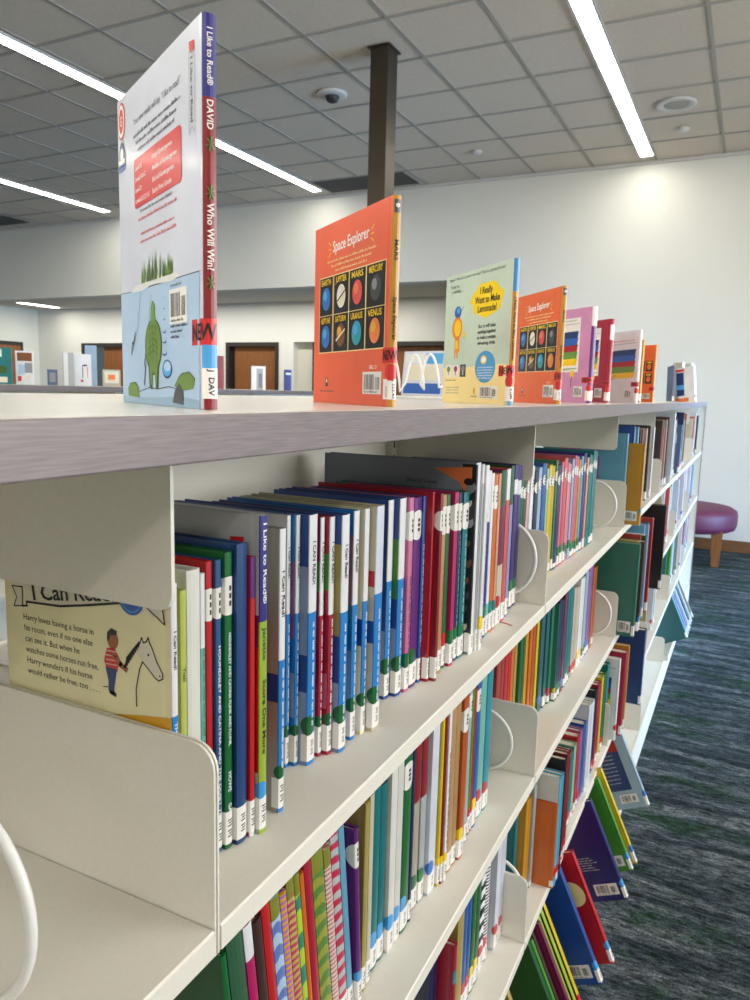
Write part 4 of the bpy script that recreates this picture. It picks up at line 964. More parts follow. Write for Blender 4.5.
head = [(.1335, .142), (.1335, .155), (.137, .170), (.140, .176), (.146, .171), (.151, .1665), (.1545, .165), (.158, .167), (.158, .1705), (.153, .178), (.149, .187), (.1465, .191), (.1455, .1945), (.1435, .191), (.141, .190), (.1395, .1935), (.1378, .189), (.132, .184), (.127, .177), (.122, .168)]
A.poly([(.140, .176), (.146, .171), (.151, .1665), (.1545, .165), (.158, .167), (.158, .1705), (.153, .178), (.149, .187), (.1465, .191), (.1455, .1945), (.1435, .191), (.141, .190), (.1395, .1935), (.1378, .189), (.134, .182)], INK['parch'], 0)
A.line(head, .0010, INK['black'], 1)
for k in range(9):
    A.line([(.1238 + k * .0016, .1685 + k * .0022), (.1255 + k * .0014, .177 + k * .0016)], .0013, INK['black'], 1)
A.ell(.1455, .182, .0008, .0011, INK['black'], 2); A.ell(.1555, .1685, .0007, .0007, INK['black'], 2)
A.end('horse_drawing')
A.begin(); A.poly([(.080, .120), (.1655, .120), (.1655, .1400), (.140, .1365), (.110, .131), (.084, .1293)], INK['mustard'], 0); A.end('orange_ground_print')

root, cov, t, h, w = heroes['like']
A = Art(cov, t, w, h); A.begin(); A.poly([(w - .030, h - .032), (w - .017, h - .031), (w - .0155, h - .018), (w - .029, h - .019)], INK['red']); A.end('red_print')
root, cov, t, h, w = heroes['photo']
A = Art(cov, t, w, h)
A.begin(); A.poly([(w - .062, h - .010), (w - .006, h - .006), (w - .006, h - .060), (w - .012, h - .050), (w - .024, h - .028)], INK['porange']); A.end('orange_corner_print')
A.begin(); A.text('World Views', w - .105, h - .033, .0062, INK['black']); A.end('cover_title')
A.begin(); A.rect(w - .020, w + t * .2, .030, h - .002, INK['black'], 0); A.end('photo_strip')
A.begin(); rn = random.Random(4); z = .042
while z < h - .02:
    c = rn.choice(('skin', 'parch', 'brown', 'dgrey', 'skin', 'grey'))
    A.ell(w - .010 + rn.uniform(-.003, .003), z, .0075, .0085, INK[c], 1); A.ell(w - .010, z + .007, .0075, .005, INK['black'], 2); z += rn.uniform(.018, .030)
A.end('photo_portraits')

# ---------------------------------------------------------------- large books in the third bay, measured one by one
def put(shelf, y, t, h, X, w, c, label, grp, **kw):
    zz = SZ[shelf - 1] if shelf < 4 else BASEZ
    return book(t, h, w, c, label, (X, y, zz + .0002), group=grp, **kw)
g3 = 'books on the upper shelf beyond the third divider'
r, cv = put(1, 2.222, .022, .265, -.306, .24, 'ltblue2', 'large blue book with a magenta cover panel behind the divider', g3)
A = Art(cv, .022, .24, .265); A.begin(); A.poly([(.05, .08), (.165, .08), (.165, .20), (.12, .20), (.10, .235), (.05, .24)], INK['purple'])
for k in range(4): A.words(.09, .15, .175 - k * .012, .004, INK['lwhite'], 1, k)
A.end('magenta_panel')
r, cv = put(1, 2.256, .030, .236, -.262, .19, 'mustard', 'thick mustard-yellow book standing proud of the upper shelf', g3, labh=.03, dot='teal')
A = Art(cv, .030, .19, .236); A.begin(); A.barcode(.148, .182, .012, .040); A.end('barcode_label')
put(1, 2.30, .020, .285, -.30, .22, 'cobalt', 'tall dark blue book behind the mustard book', g3, cb=[(.7, .78, 'grey')])
put(1, 2.335, .022, .28, -0.327, .22, 'grey', 'tall grey book behind the mustard book', g3, lab=1)
put(1, 2.385, .020, .265, -0.325, .2, 'brick', 'dark brick-red book on the upper shelf, third bay', g3, lab=1)
put(1, 2.44, .014, .27, -0.317, .2, 'white', 'slim white book before the light blue one, third bay', g3, lab=1, dot='red')
put(1, 2.50, .016, .275, -0.314, .2, 'ltblue2', 'tall light blue book on the upper shelf, third bay', g3, lab=1, dot='green')
put(1, 2.53, .012, .262, -0.317, .2, 'mint', 'narrow mint book on the upper shelf, third bay', g3, lab=1, dot='yellow')
put(1, 2.60, .016, .262, -0.319, .2, 'dark', 'near-black book on the upper shelf, third bay', g3, lab=1, dot='green')
put(1, 2.66, .012, .262, -0.319, .2, 'brick', 'brick book after the near-black one, third bay', g3, lab=1)
put(1, 2.75, .022, .262, -0.317, .2, 'beige', 'beige book on the upper shelf, third bay', g3, lab=1)
put(1, 2.83, .02, .27, -0.315, .2, 'umber', 'brown book next to the beige one, third bay', g3, lab=1)
put(1, 2.92, .022, .262, -0.311, .2, 'offwhite', 'off-white book on the upper shelf, third bay', g3, lab=1)
g4 = 'books on the upper shelf of the far bays'
for i, (y, t, h, X, c, n) in enumerate([(3.15, .03, .28, -.285, 'umber', 'dark brown'), (3.27, .02, .25, -.29, 'salmon', 'salmon'), (3.38, .02, .29, -.282, 'brown', 'chestnut brown'), (3.50, .03, .29, -.27, 'palew', 'large white'), (3.62, .02, .26, -.285, 'greige', 'warm grey'),
        (3.75, .02, .27, -.285, 'offwhite', 'pale'), (3.86, .03, .30, -.30, 'white', 'large pale'), (3.20, .02, .27, -.29, 'cream', 'buff'), (3.325, .02, .28, -.285, 'greige', 'putty-grey'), (3.44, .02, .27, -.285, 'umber', 'blackish-brown'), (3.56, .02, .28, -.28, 'umber', 'cocoa'), (3.69, .02, .27, -.285, 'beige', 'sandy'), (3.80, .02, .28, -.285, 'brown', 'walnut'), (4.12, .03, .3, -.28, 'navy', 'tall navy'), (4.25, .02, .26, -.285, 'aqua', 'aqua'), (4.36, .02, .29, -.285, 'rust', 'rust-topped'), (3.985, .035, .24, -.275, 'slate', 'slate-blue barcoded'),
        (4.95, .02, .25, -.29, 'cream', 'cream'), (5.1, .02, .26, -.29, 'salmon', 'light red'), (5.25, .03, .28, -.29, 'offwhite', 'whitish'), (5.5, .02, .26, -.29, 'umber', 'dark')]):
    r, cv = put(1, y, t, h, X - .022, .2, c, n + ' book on the upper shelf in the far bays', g4, lab=1, dot='red' if i % 3 == 1 else None)
    if c == 'slate':
        A = Art(cv, t, .2, h); A.begin(); A.barcode(.13, .18, .15, .20); A.end('barcode_label')
g = 'books on the middle shelf beyond the third divider'
r, cv = put(2, 2.218, .024, .277, -.250, .25, 'tealg', 'large emerald green book standing proud on the middle shelf', g, labh=.03, lab=1)
A = Art(cv, .024, .25, .277); A.begin(); A.barcode(.205, .24, .012, .045); A.end('barcode_label')
for i, (y, t, h, X, c, n) in enumerate([(2.246, .022, .28, -.258, 'khaki', 'khaki-topped'), (2.275, .034, .275, -.245, 'umber', 'thick brown-spined'), (2.32, .016, .285, -.262, 'brick', 'brick-topped'), (2.345, .014, .28, -.25, 'dkgreen', 'dark green'), (2.37, .012, .28, -.258, 'white', 'slim white'),
        (2.40, .02, .30, -.262, 'ltblue2', 'light blue'), (2.44, .016, .30, -.254, 'pale', 'pale blue'), (2.48, .012, .30, -.26, 'steel', 'steel blue'), (2.515, .022, .31, -.25, 'brick', 'tall brick-pink'), (2.56, .014, .30, -.262, 'plum', 'plum'), (2.85, .03, .31, -.242, 'black', 'tall black'), (2.93, .02, .27, -.27, 'cream', 'cream')]):
    put(2, y, t, h, X, .22, c, n + ' book beyond the third divider, middle shelf', g, lab=1, dot='blue' if i % 4 == 1 else None)
rnd = random.Random(11)
def far_run(shelf, y0, y1, n, cols, where, hs=(.23, .3), xs=(-.335, -.305), grp='books in the far bays'):
    y = y0; step = (y1 - y0) / n
    for i, (c, nm) in enumerate(zip(cols, names_of(cols))):
        t = rnd.uniform(.014, .026)
        put(shelf, y0 + i * step, t, rnd.uniform(*hs), rnd.uniform(*xs), .19, c, '%s book, %s' % (nm, where), grp, lab=1, dot=rnd.choice(('red', 'blue', 'green', None)))
NM = dict(white='white', palew='bluish white', offwhite='off-white', khaki='khaki', umber='dark brown', cream='cream', greige='taupe', mauve='mauve', ltblue='powder blue', lilac='lilac', salmon='salmon', brick='brick', ltblue2='light blue', mint='mint', tealg='green', beige='beige', grey='grey', crimson='crimson', teal='teal', pink='pink', amber='amber', navy='navy', leaf='leaf green', periwinkle='periwinkle', gold='gold', steel='steel blue')
ORDW = ['first', 'second', 'third', 'fourth', 'fifth', 'sixth', 'seventh', 'eighth', 'ninth', 'tenth', 'eleventh', 'twelfth']
def names_of(cols):
    out = []
    for i, c in enumerate(cols): out.append(ORDW[i] + ' along, ' + NM.get(c, c))
    return out
far_run(2, 3.14, 3.98, 10, ['khaki', 'umber', 'khaki', 'cream', 'amber', 'greige', 'grey', 'white', 'salmon', 'offwhite'], 'middle shelf of the fourth bay', hs=(.25, .29))
far_run(2, 4.06, 4.9, 9, ['leaf', 'white', 'palew', 'lilac', 'white', 'mauve', 'white', 'salmon', 'palew'], 'middle shelf of the fifth bay', hs=(.25, .29))
far_run(2, 4.98, 5.7, 5, ['palew', 'pink', 'white', 'ltblue', 'offwhite'], 'middle shelf of the last bay')
g = 'books past the barcoded ones on the lower shelf'
r, cv = put(3, 2.243, .022, .255, -.283, .21, 'white', 'white book with coloured wave stripes facing out, lower shelf', g, lab=1, dot='red')
A = Art(cv, .022, .21, .255); A.begin(); A.rect(.06, .20, .225, .227, INK['grey'])
for k, c in enumerate(('navy', 'blue', 'dred', 'lgreen', 'pyellow')):
    A.poly([(.05, .20 - k * .017), (.12, .205 - k * .017), (.19, .196 - k * .017), (.19, .178 - k * .017), (.12, .187 - k * .017), (.05, .182 - k * .017)], INK[c], k % 2)
A.words(.08, .17, .06, .005, INK['grey'], 0, 4); A.end('wave_print')
for i, (y, t, h, X, c, n) in enumerate([(2.285, .035, .265, -.272, 'crimson', 'thick crimson'), (2.34, .02, .27, -.272, 'gold', 'gold-topped'), (2.37, .012, .25, -.29, 'pink', 'small pink'), (2.40, .012, .25, -.285, 'brick', 'small brick'), (2.56, .032, .262, -.250, 'navyblue', 'navy book standing alone and proud, a')]):
    put(3, y, t, h, X, .2, c, n + ' book on the lower shelf of the third bay', g, lab=1)
far_run(3, 3.3, 3.75, 3, ['khaki', 'palew', 'offwhite'], 'lower shelf of the fourth bay')
far_run(3, 4.06, 4.9, 7, ['tealg', 'leaf', 'mint', 'palew', 'ltblue2', 'greige', 'white'], 'lower shelf of the fifth bay', hs=(.25, .3))
far_run(3, 4.98, 5.7, 5, ['crimson', 'white', 'ltblue2', 'palew', 'crimson'], 'lower shelf of the last bay', hs=(.25, .3))
# books at the near lower corner, belonging to the bay nearest the reader
for i, (y, t, h, c, n) in enumerate([(.335, .012, .23, 'dkgreen2', 'grey-green'), (.312, .013, .225, 'white', 'white'), (.29, .013, .23, 'yellow', 'yellow'), (.262, .016, .21, 'dkgreen', 'dark green')]):
    put(2, y, t, h, -.345, .16, c, n + ' book at the near end of the middle shelf, before the divider', 'books before the first divider', lab=1, m='black' if c == 'white' else None)

# ---------------------------------------------------------------- sloping base shelf with leaning books
TILT = math.radians(24.6)
def base_rack(y0, y1, label):
    t = thing('sloping_base_rack', label, 'book rack', (-.365, y0, BASEZ), group='sloping racks in the base')
    L = y1 - y0
    rot = -TILT
    bm = bmesh.new()
    c, s = math.cos(TILT), math.sin(TILT)
    def P(a, b): return (a * c - b * s, a * s + b * c)     # a along the sloping deck (towards the aisle), b up the backrest
    prism(bm, [P(0, .001), P(.105, .001), P(.105, .003), P(0, .003)], 0, L); finish(bm, 'sloping_deck', t, M_STEEL)
    bm = bmesh.new(); prism(bm, [P(-.002, .001), P(0, .001), P(0, .19), P(-.002, .19)], 0, L); finish(bm, 'backrest', t, M_STEEL)
    for yy in (.01, L - .012):
        bm = bmesh.new(); prism(bm, [(0, .001), (.092, .001), P(.100, .001)], yy, yy + .002); finish(bm, 'support_gusset', t, M_STEEL)
    return t
def tilted(y, t, h, w, c, label, grp, over=.0, **kw):
    # lower back corner rests on the sloping deck; hinge foot sits at the front, hanging past the deck
    c_, s_ = math.cos(TILT), math.sin(TILT)
    a = w + .004 + over; b = .0035
    x = -.365 + a * c_ - b * s_; z = BASEZ + a * s_ + b * c_
    M = Matrix.Translation((x, y, z)) @ Euler((0, -TILT, 0)).to_matrix().to_4x4()
    r, cv = book(t, h, w, c, label, (x, y, z), (0, -TILT, 0), group=grp, **kw)
    return r, cv
base_rack(.40, 1.26, 'sloping rack in the base of the first full bay')
base_rack(1.31, 2.18, 'sloping rack under the purple and blue leaning books')
base_rack(2.22, 2.46, 'short sloping rack under the light blue leaning book')
base_rack(4.04, 4.93, 'far sloping rack under the pale leaning books')
g = 'books leaning back in the sloping base'
W = .195
def bc(cv, t, w, h, u0=.62, u1=.93, v0=.015, v1=.045):
    A = Art(cv, t, w, h); A.begin(); A.barcode(w * u0, w * u1, v0, v1); A.end('barcode_label'); return A
for i, (y, t, h, c, n, o) in enumerate([(1.10, .012, .24, 'dkgreen', 'dark green', 0), (1.13, .01, .24, 'white', 'slim white', 0), (1.155, .012, .24, 'leaf', 'leafy green', 0), (1.18, .012, .25, 'khaki', 'khaki', -.01), (1.318, .014, .25, 'dkgreen', 'bottle green', -.01), (1.336, .010, .24, 'leaf', 'grass green', -.01), (1.350, .010, .25, 'umber', 'brown', -.01)]):
    tilted(y, t, h, W, c, n + ' book leaning in the base, nearest the reader', g, o, lab=1, pat=0)
r, cv = tilted(1.372, .012, .25, W, 'plum', 'purple book leaning in the sloping base', g, .0, lab=1, dot='red')
for i in range(3):
    r, cv = tilted(1.402 + i * .022, .012, .252, W, 'cream', ('nearest', 'middle', 'farthest')[i] + ' of the maroon books with yellow-green edges leaning in the base', g, -.012, sb=[(.1, 1, 'limeg' if i < 2 else 'yellow')], cb=[(.1, 1, 'umber')], lab=1, dot='red')
r, cv = tilted(1.548, .016, .262, .20, 'cobalt', 'royal blue barcoded book leaning in the sloping base', g, .0, cb=[(0, 1, 'cobalt')], lab=1, dot='sky')
A = bc(cv, .016, .20, .262)
A.begin()
for k in range(5): A.words(.10, .115 + .01 * (k % 2), .19 - k * .008, .003, INK['sky'], 0, k)
A.end('blurb_paragraph'); A.begin()
for k in range(6): A.words(.10, .122, .13 - k * .009, .003, INK['sky'], 0, k + 9)
A.end('blurb_paragraph')
r, cv = tilted(1.615, .014, .262, .20, 'red', 'red book with a cream blob leaning behind the royal blue one', g, .015, sb=[(0, 1, 'red')], lab=1, dot='sky')
A = Art(cv, .014, .20, .262); A.begin(); A.ell(.165, .165, .028, .03, INK['cream'], 0, a0=.5); A.end('blob_print')
r, cv = tilted(1.862, .016, .262, .20, 'deepnavy', 'dark indigo book with a white text block leaning in the base', g, .010, lab=1, dot='sky')
A = bc(cv, .016, .20, .262)
A.begin()
for k in range(6): A.words(.085, .14 + .008 * (k % 3), .115 - k * .0065, .0034, INK['lwhite'], 0, k)
A.line([(.02, .16), (.08, .17), (.14, .20)], .0008, INK['mustard'], 0)
A.end('blurb_text')
r, cv = tilted(1.995, .014, .262, .20, 'leaf', 'green book leaning in the base before the yellow one', g, .004, lab=1, dot='sky')
bc(cv, .014, .20, .262)
tilted(2.030, .014, .272, .20, 'yellow', 'yellow book leaning in the base behind the green one', g, .010, lab=1, dot='blue')
r, cv = tilted(2.36, .016, .262, .20, 'lightsky', 'light blue book with a navy text panel leaning in the base', g, .004, lab=1, dot='blue')
A = bc(cv, .016, .20, .262, .60, .88, .018, .046)
A.begin(); A.rect(.02, .168, .06, .215, INK['navy']); A.rect(.02, .168, .188, .25, INK['dred'], 1)
for k in range(8): A.words(.05, .145, .175 - k * .013, .0035, INK['lwhite'], 1, k)
A.end('navy_panel')
for i, (y, c, n) in enumerate([(4.26, 'dkteal', 'grey-teal'), (4.28, 'ltblue2', 'pale blue'), (4.34, 'ltblue', 'powder blue'), (4.40, 'lilac', 'lilac'), (4.46, 'palew', 'white'), (4.53, 'teal', 'teal'), (4.6, 'palew', 'bluish white'), (4.70, 'greige', 'taupe')]):
    tilted(y, .018, .255, .2, c, n + ' book leaning in the far part of the base', 'books leaning in the far base', -.02, lab=1)

# ---------------------------------------------------------------- books displayed standing on the canopy
def display(t, h, w, x, y, yaw, c, label, **kw):
    return book(t, h, w, c, label, (x, y, CT + .0003), (0, 0, yaw), group='books displayed standing on the shelving top', **kw)
def new_sticker(A, v0, v1, reach=.022, extra=True):
    t = A.t; bm = A.bm
    wrap_strip(bm, -t / 2 - reach, t / 2 + .012, v0, v1, t, .0004, A.mi(INK['red']))
    A.text('NEW', A.w - reach + .0012, v0 + (v1 - v0) * .2, (v1 - v0) * .62, INK['black'], 5, width=reach + t * .85, bold=True)

# 1. tall pale book, back cover to the reader
DW, DH, DT = .1981, .2576, .0095
r, cv = display(DT, DH, DW, -.3425, .4175, -.5106, 'palew', 'tall pale blue-white book with a green turtle, nearest on the shelving top',
    sb=[(0, .05, 'dkred'), (.174, .8, 'dkred'), (.8, 1, 'indigo')], cb=[])
A = Art(cv, DT, DW, DH)
A.begin(); A.poly([(.0, .0), (DW - .008, 0), (DW - .008, .0945), (.147, .0945), (.12, .094), (.037, .0945), (0, .0955)], INK['water']); A.poly([(0, 0), (DW - .008, 0), (DW - .008, .006), (.15, .008), (.09, .006), (.03, .005), (0, .006)], ink('8fadc4'), 1)
A.line([(0, .0958), (.037, .0948), (.147, .0948), (DW - .008, .0948)], .0006, INK['dgrey'], 2)
A.poly([(.030, .094), (.045, .099), (.062, .0985), (.08, .102), (.11, .101), (.128, .1035), (.146, .0985), (.152, .0955), (.13, .0935), (.09, .096), (.06, .093)], INK['lwhite'], 3)
A.end('water_print')
A.begin(); rn = random.Random(2)
for k in range(46):
    u = rn.uniform(.058, .136); hh = rn.uniform(.008, .022) * (1.15 - abs(u - .097) * 12)
    A.poly([(u - .0016, .099), (u + .0016, .099), (u + rn.uniform(-.001, .001), .101 + max(hh, .004))], INK[rn.choice(('green', 'dgreen', 'green', 'lgreen'))], 4 + k % 3)
A.end('reeds_print')
A.begin()   # turtle seen from behind, upright
A.ell(.089, .0475, .0215, .0215, INK['dgreen'], 3); A.ell(.089, .048, .0195, .0195, INK['green'], 4)
A.poly([(.074, .042), (.104, .042), (.1005, .014), (.094, .012), (.0925, .024), (.0865, .024), (.0845, .012), (.078, .014)], INK['dgreen'], 3)
A.poly([(.0775, .036), (.1005, .036), (.097, .016), (.0935, .016), (.092, .026), (.0865, .026), (.085, .016), (.081, .016)], INK['green'], 5)
A.poly([(.083, .064), (.096, .064), (.094, .079), (.091, .083), (.0875, .0825), (.0845, .078)], INK['lgreen'], 5)
for k in range(5): A.line([(.076 + .0015 * k, .040 + k * .005), (.089, .044 + k * .005), (.102 - .0015 * k, .040 + k * .005)], .0006, INK['dgreen'], 6)
for u in (.081, .089, .097): A.line([(u, .033), (u, .064)], .0006, INK['dgreen'], 6)
A.end('turtle_drawing')
A.begin()
A.line([(.058, .094), (.048, .062), (.029, .042)], .0006, INK['dgrey'], 3); A.line([(.029, .042), (.0325, .052), (.036, .051), (.041, .060)], .0020, INK['dgrey'], 4)
A.end('fishing_line'); A.begin()
A.line([(.085, .089), (.074, .050), (.066, .018)], .0006, INK['dgrey'], 3); A.line([(.064, .016), (.068, .030), (.0655, .034), (.071, .046)], .0018, INK['dgrey'], 4)
A.end('fishing_line'); A.begin()
for v, a in ((.083, .0014), (.075, .002), (.067, .0026), (.0575, .0035), (.050, .0042), (.041, .0055)): A.ell(.1165, v, a, a * .42, INK['blue'], 3); A.ell(.1165, v + a * .12, a * .8, a * .28, INK['water'], 4)
A.ell(.122, .0285, .0115, .0072, INK['navy'], 3); A.ell(.122, .029, .0105, .0062, INK['sky'], 4); A.ell(.123, .0305, .008, .0038, INK['water'], 5)
A.end('bubbles_print')
A.begin()
A.poly([(.018, .006), (.050, .005), (.048, .013), (.040, .018), (.024, .017), (.017, .012)], INK['green'], 4)
A.poly([(.138, .016), (.150, .012), (.178, .014), (.182, .021), (.170, .026), (.155, .025), (.146, .021)], INK['green'], 4)
A.poly([(.134, .003), (.158, .002), (.157, .012), (.149, .018), (.140, .013)], INK['dgrey'], 5)
A.line([(.05, .010), (.078, .014), (.10, .013), (.125, .015), (.14, .014)], .0007, INK['dgrey'], 5)
A.line([(.017, .012), (.024, .017), (.040, .018), (.048, .013)], .0005, INK['black'], 6); A.line([(.146, .021), (.155, .025), (.170, .026), (.182, .021)], .0005, INK['black'], 6)
A.end('rocks_print')
A.begin(); A.rrect(.0463, .158, .1605, .1992, .004, INK['red'], 3); A.end('red_panel_print')
A.begin()
for k, (a, b) in enumerate((('Level G', 'Early Kindergarten'), ('Levels B & C', 'Middle of Kindergarten'), ('Level D', 'End of Kindergarten'), ('Levels D, E, F, G', 'Early First Grade'))):
    A.text(a, .0495, .190 - k * .0086, .0036, INK['white'], 5, width=(.018, .028, .017, .036)[k], bold=True); A.text(b, .0935, .190 - k * .0086, .0036, INK['white'], 5, width=(.046, .056, .050, .044)[k], bold=True)
A.end('level_text')
A.begin()
A.text('Your new reader will say, \u201cI like to read!\u201d', .0461, .2265, .0052, INK['black'], 3, width=.112)
A.end('blurb_heading')
A.begin()
for k in range(3): A.words(.046 + .006 * k, .156 - .006 * k, .2165 - k * .0062, .0034, INK['dgrey'], 3, 20 + k)
A.end('blurb_paragraph'); A.begin()
A.words(.061, .140, .1555, .0030, INK['dgrey'], 3, 31); A.words(.056, .148, .1495, .0030, INK['red'], 3, 32)
A.words(.062, .142, .1375, .0028, INK['red'], 3, 33); A.words(.060, .146, .1315, .0028, INK['red'], 3, 34)
A.end('blurb_paragraph'); A.begin()
A.words(.131, .168, .0595, .0026, INK['dgrey'], 3, 35); A.words(.131, .156, .0555, .0022, INK['dgrey'], 3, 36); A.words(.131, .150, .0515, .0022, INK['dgrey'], 3, 37)
A.end('price_text')
A.begin(); A.ell(.0125, .2385, .0105, .0150, INK['red'], 3); A.ell(.0125, .2385, .0092, .0132, INK['white'], 4); A.ell(.0125, .2385, .0066, .0098, INK['red'], 5); A.text('G', .0125, .2345, .0078, INK['white'], 6, align='c', bold=True, width=.0062); A.end('level_badge')
A.begin(); A.poly([(.003, .200), (.0215, .201), (.0215, .2125), (.018, .2195), (.0125, .222), (.0065, .2195), (.003, .212)], INK['navy'], 3)
A.ell(.0125, .2105, .0045, .0062, INK['lwhite'], 4); A.rect(.003, .0215, .2035, .2075, INK['lwhite'], 4)
for k in range(3): A.rect(.003, .0215, .198 + k * .0022, .1992 + k * .0022, INK['blue'], 5)
A.end('seal_print')
A.begin()
A.line([(.1745, .187), (.1745, .2395), (.185, .2395), (.185, .187), (.1797, .192), (.1745, .187)], .0006, INK['grey'], 3)
A.poly([(.175, .2465), (.184, .2455), (.1845, .2395), (.1755, .2400)], INK['red'], 3)
polys, wt = text_polys('I Like to Read', True)
for p in polys: A.poly([(.1775 + y * .0042, .2365 - x * (.042 / wt)) for x, y in p], INK['black'], 4)
A.end('ribbon_print')
A.begin(); A.barcode(.1295, .1665, .062, .0875, 3, 5); A.words(.131, .155, .0895, .0024, INK['grey'], 3, 3); A.end('barcode_label')
A.begin(); new_sticker(A, .0445, .0625); A.end('new_sticker')
A.begin()
wrap_strip(A.bm, -DT / 2 - .003, DT / 2 + .004, .0285, .0445, DT, .0004, A.mi(INK['sky']))
wrap_strip(A.bm, -DT / 2 - .003, DT / 2 + .004, .0075, .0285, DT, .0004, A.mi(INK['white']))
A.end('call_number_label')
A.begin(); spine_text(A.bm, 'J  DAV', .0095, .0275, DT, .0007, A.mi(INK['black']), hmax=.45); A.end('call_number_text')
for txt, a, b in (('I Like to Read\u00ae', .213, .249), ('DAVID', .1855, .2045), ('Who Will Win?', .0945, .1385)):
    bm = bmesh.new(); spine_text(bm, txt, a, b, DT, .0004, hmax=.54); finish_flat(bm, 'spine_title', cv, [INK['white']])
A.begin()
for zc in (.1765, .1455, .0865):
    for k in range(6):
        a = math.pi * k / 6 + .3; dx, dz = math.cos(a) * .0032, math.sin(a) * .0048
        wrap_poly(A.bm, [[(-dx - .0004, zc - dz), (-dx + .0004, zc - dz), (dx + .0004, zc + dz), (dx - .0004, zc + dz)]], DT, .0006 + k * .00003, A.mi(INK['black'] if k % 2 else INK['lgreen']))
A.end('spine_ornaments')

# 2. planet book, twice
def planet_book(x, y, yaw, w, h, t, label, c='coral'):
    r, cv = display(t, h, w, x, y, yaw, c, label, sb=[(0, 1, 'gold')])
    kx, kz = w / .2062, h / .2119
    A = Art(cv, t, w, h)
    A.begin(); A.text('Space Explorer', .0555 * kx, .1775 * kz, .0125 * kz, INK['white'], 1, width=.098 * kx, bold=True, rot=.02); A.end('cover_title')
    A.begin()
    for s_, u in ((-1, .050), (1, .158)):
        for k in (-1, 0, 1): A.line([(u * kx, (.182 + .004 * k) * kz), ((u + s_ * .0065) * kx, (.182 + .0085 * k) * kz)], .0012, INK['pyellow'], 1)
    A.end('spark_print')
    A.begin()
    for k in range(3): A.words((.040 + .012 * k) * kx, (.172 - .012 * k) * kx, (.1665 - k * .0058) * kz, .0032, INK['cream'], 1, 7 + k)
    A.end('blurb_text')
    cols = ['planetb', 'parch', 'pred', 'dgrey', 'planetb', 'brown', 'teal', 'porange']
    names = ['EARTH', 'JUPITER', 'MARS', 'MERCURY', 'NEPTUNE', 'SATURN', 'URANUS', 'VENUS']
    us = [(.0185, .0574), (.0615, .1030), (.1052, .1470), (.1496, .1940)]; vs = [(.1055, .1500), (.0615, .1045)]
    for i in range(8):
        u0, u1 = us[i % 4]; v0, v1 = vs[i // 4]; u0 *= kx; u1 *= kx; v0 *= kz; v1 *= kz
        cu, cvv = (u0 + u1) / 2, (v0 + v1) / 2 - .003
        A.begin()
        A.rect(u0 - .0012, u1 + .0012, v0 - .0012, v1 + .0012, INK['cream'], 1); A.rect(u0, u1, v0, v1, INK['black'], 2)
        A.ell(cu, cvv, .0125 * kx, .0135 * kz, INK[cols[i]], 3)
        A.ell(cu - .003, cvv + .004, .006, .006, INK[('sky', 'lwhite', 'porange', 'grey', 'sky', 'mustard', 'sky', 'mustard')[i]], 4)
        if i in (1, 5): A.line([(cu - .012, cvv - .006), (cu + .012, cvv + .006)], .0022, INK['parch' if i == 5 else 'brown'], 5)
        A.text(names[i], cu, v1 - .0088, .0068, INK['pyellow'], 6, width=(u1 - u0) * .74, bold=True, align='c')
        A.end('planet_picture')
    A.begin(); A.barcode(.145 * kx, .1905 * kx, .0125, .0365, 1, 8); A.text('GRL: O', .160 * kx, .0395, .0042, INK['white'], 1); A.end('barcode_label')
    A.begin(); A.rect(.0395, .0475, .0200, .0305, INK['dgrey'], 1); A.ell(.0435, .027, .0022, .0026, INK['cream'], 2); A.words(.024, .066, .0135, .0026, INK['dgrey'], 1, 5); A.end('publisher_mark')
    A.begin(); new_sticker(A, .0450, .0610, .014); A.end('new_sticker')
    A.begin(); wrap_disc(A.bm, -t * .3, .0355, .0085, t, .0005, A.mi(INK['red'])); A.end('colour_dot')
    A.begin(); wrap_strip(A.bm, -t / 2 - .011, t / 2 + .004, .0075, .0285, t, .00045, A.mi(INK['white'])); A.end('call_number_label')
    A.begin(); spine_text(A.bm, 'J 523.43', .0085, .0275, t, .0007, A.mi(INK['black']), ccol=.001, hmax=.35); spine_text(A.bm, 'STO', .010, .021, t, .0007, A.mi(INK['black']), ccol=-t * .9, hmax=.3); A.end('call_number_text')
    for txt, a, b in (('MARS', .148 * kz, .169 * kz), ('Space Explorer', .068, .112)):
        bm = bmesh.new(); spine_text(bm, txt, a, b, t, .0004, hmax=.5); finish_flat(bm, 'spine_title', cv, [INK['black']])
    A.begin(); wrap_strip(A.bm, -t * .4, t * .4, h - .017, h - .004, t, .0004, A.mi(INK['dgrey'])); wrap_disc(A.bm, 0, h - .010, t * .25, t, .0006, A.mi(INK['lwhite'])); A.end('spine_logo')
    return r
planet_book(-.3403, .7094, -.6391, .2062, .2119, .0091, 'coral-red book with eight planet pictures, second on the shelving top')
planet_book(-.3373, 1.4529, -.8664, .1991, .2216, .0092, 'orange planet book behind the pale lemonade book', 'coralo')

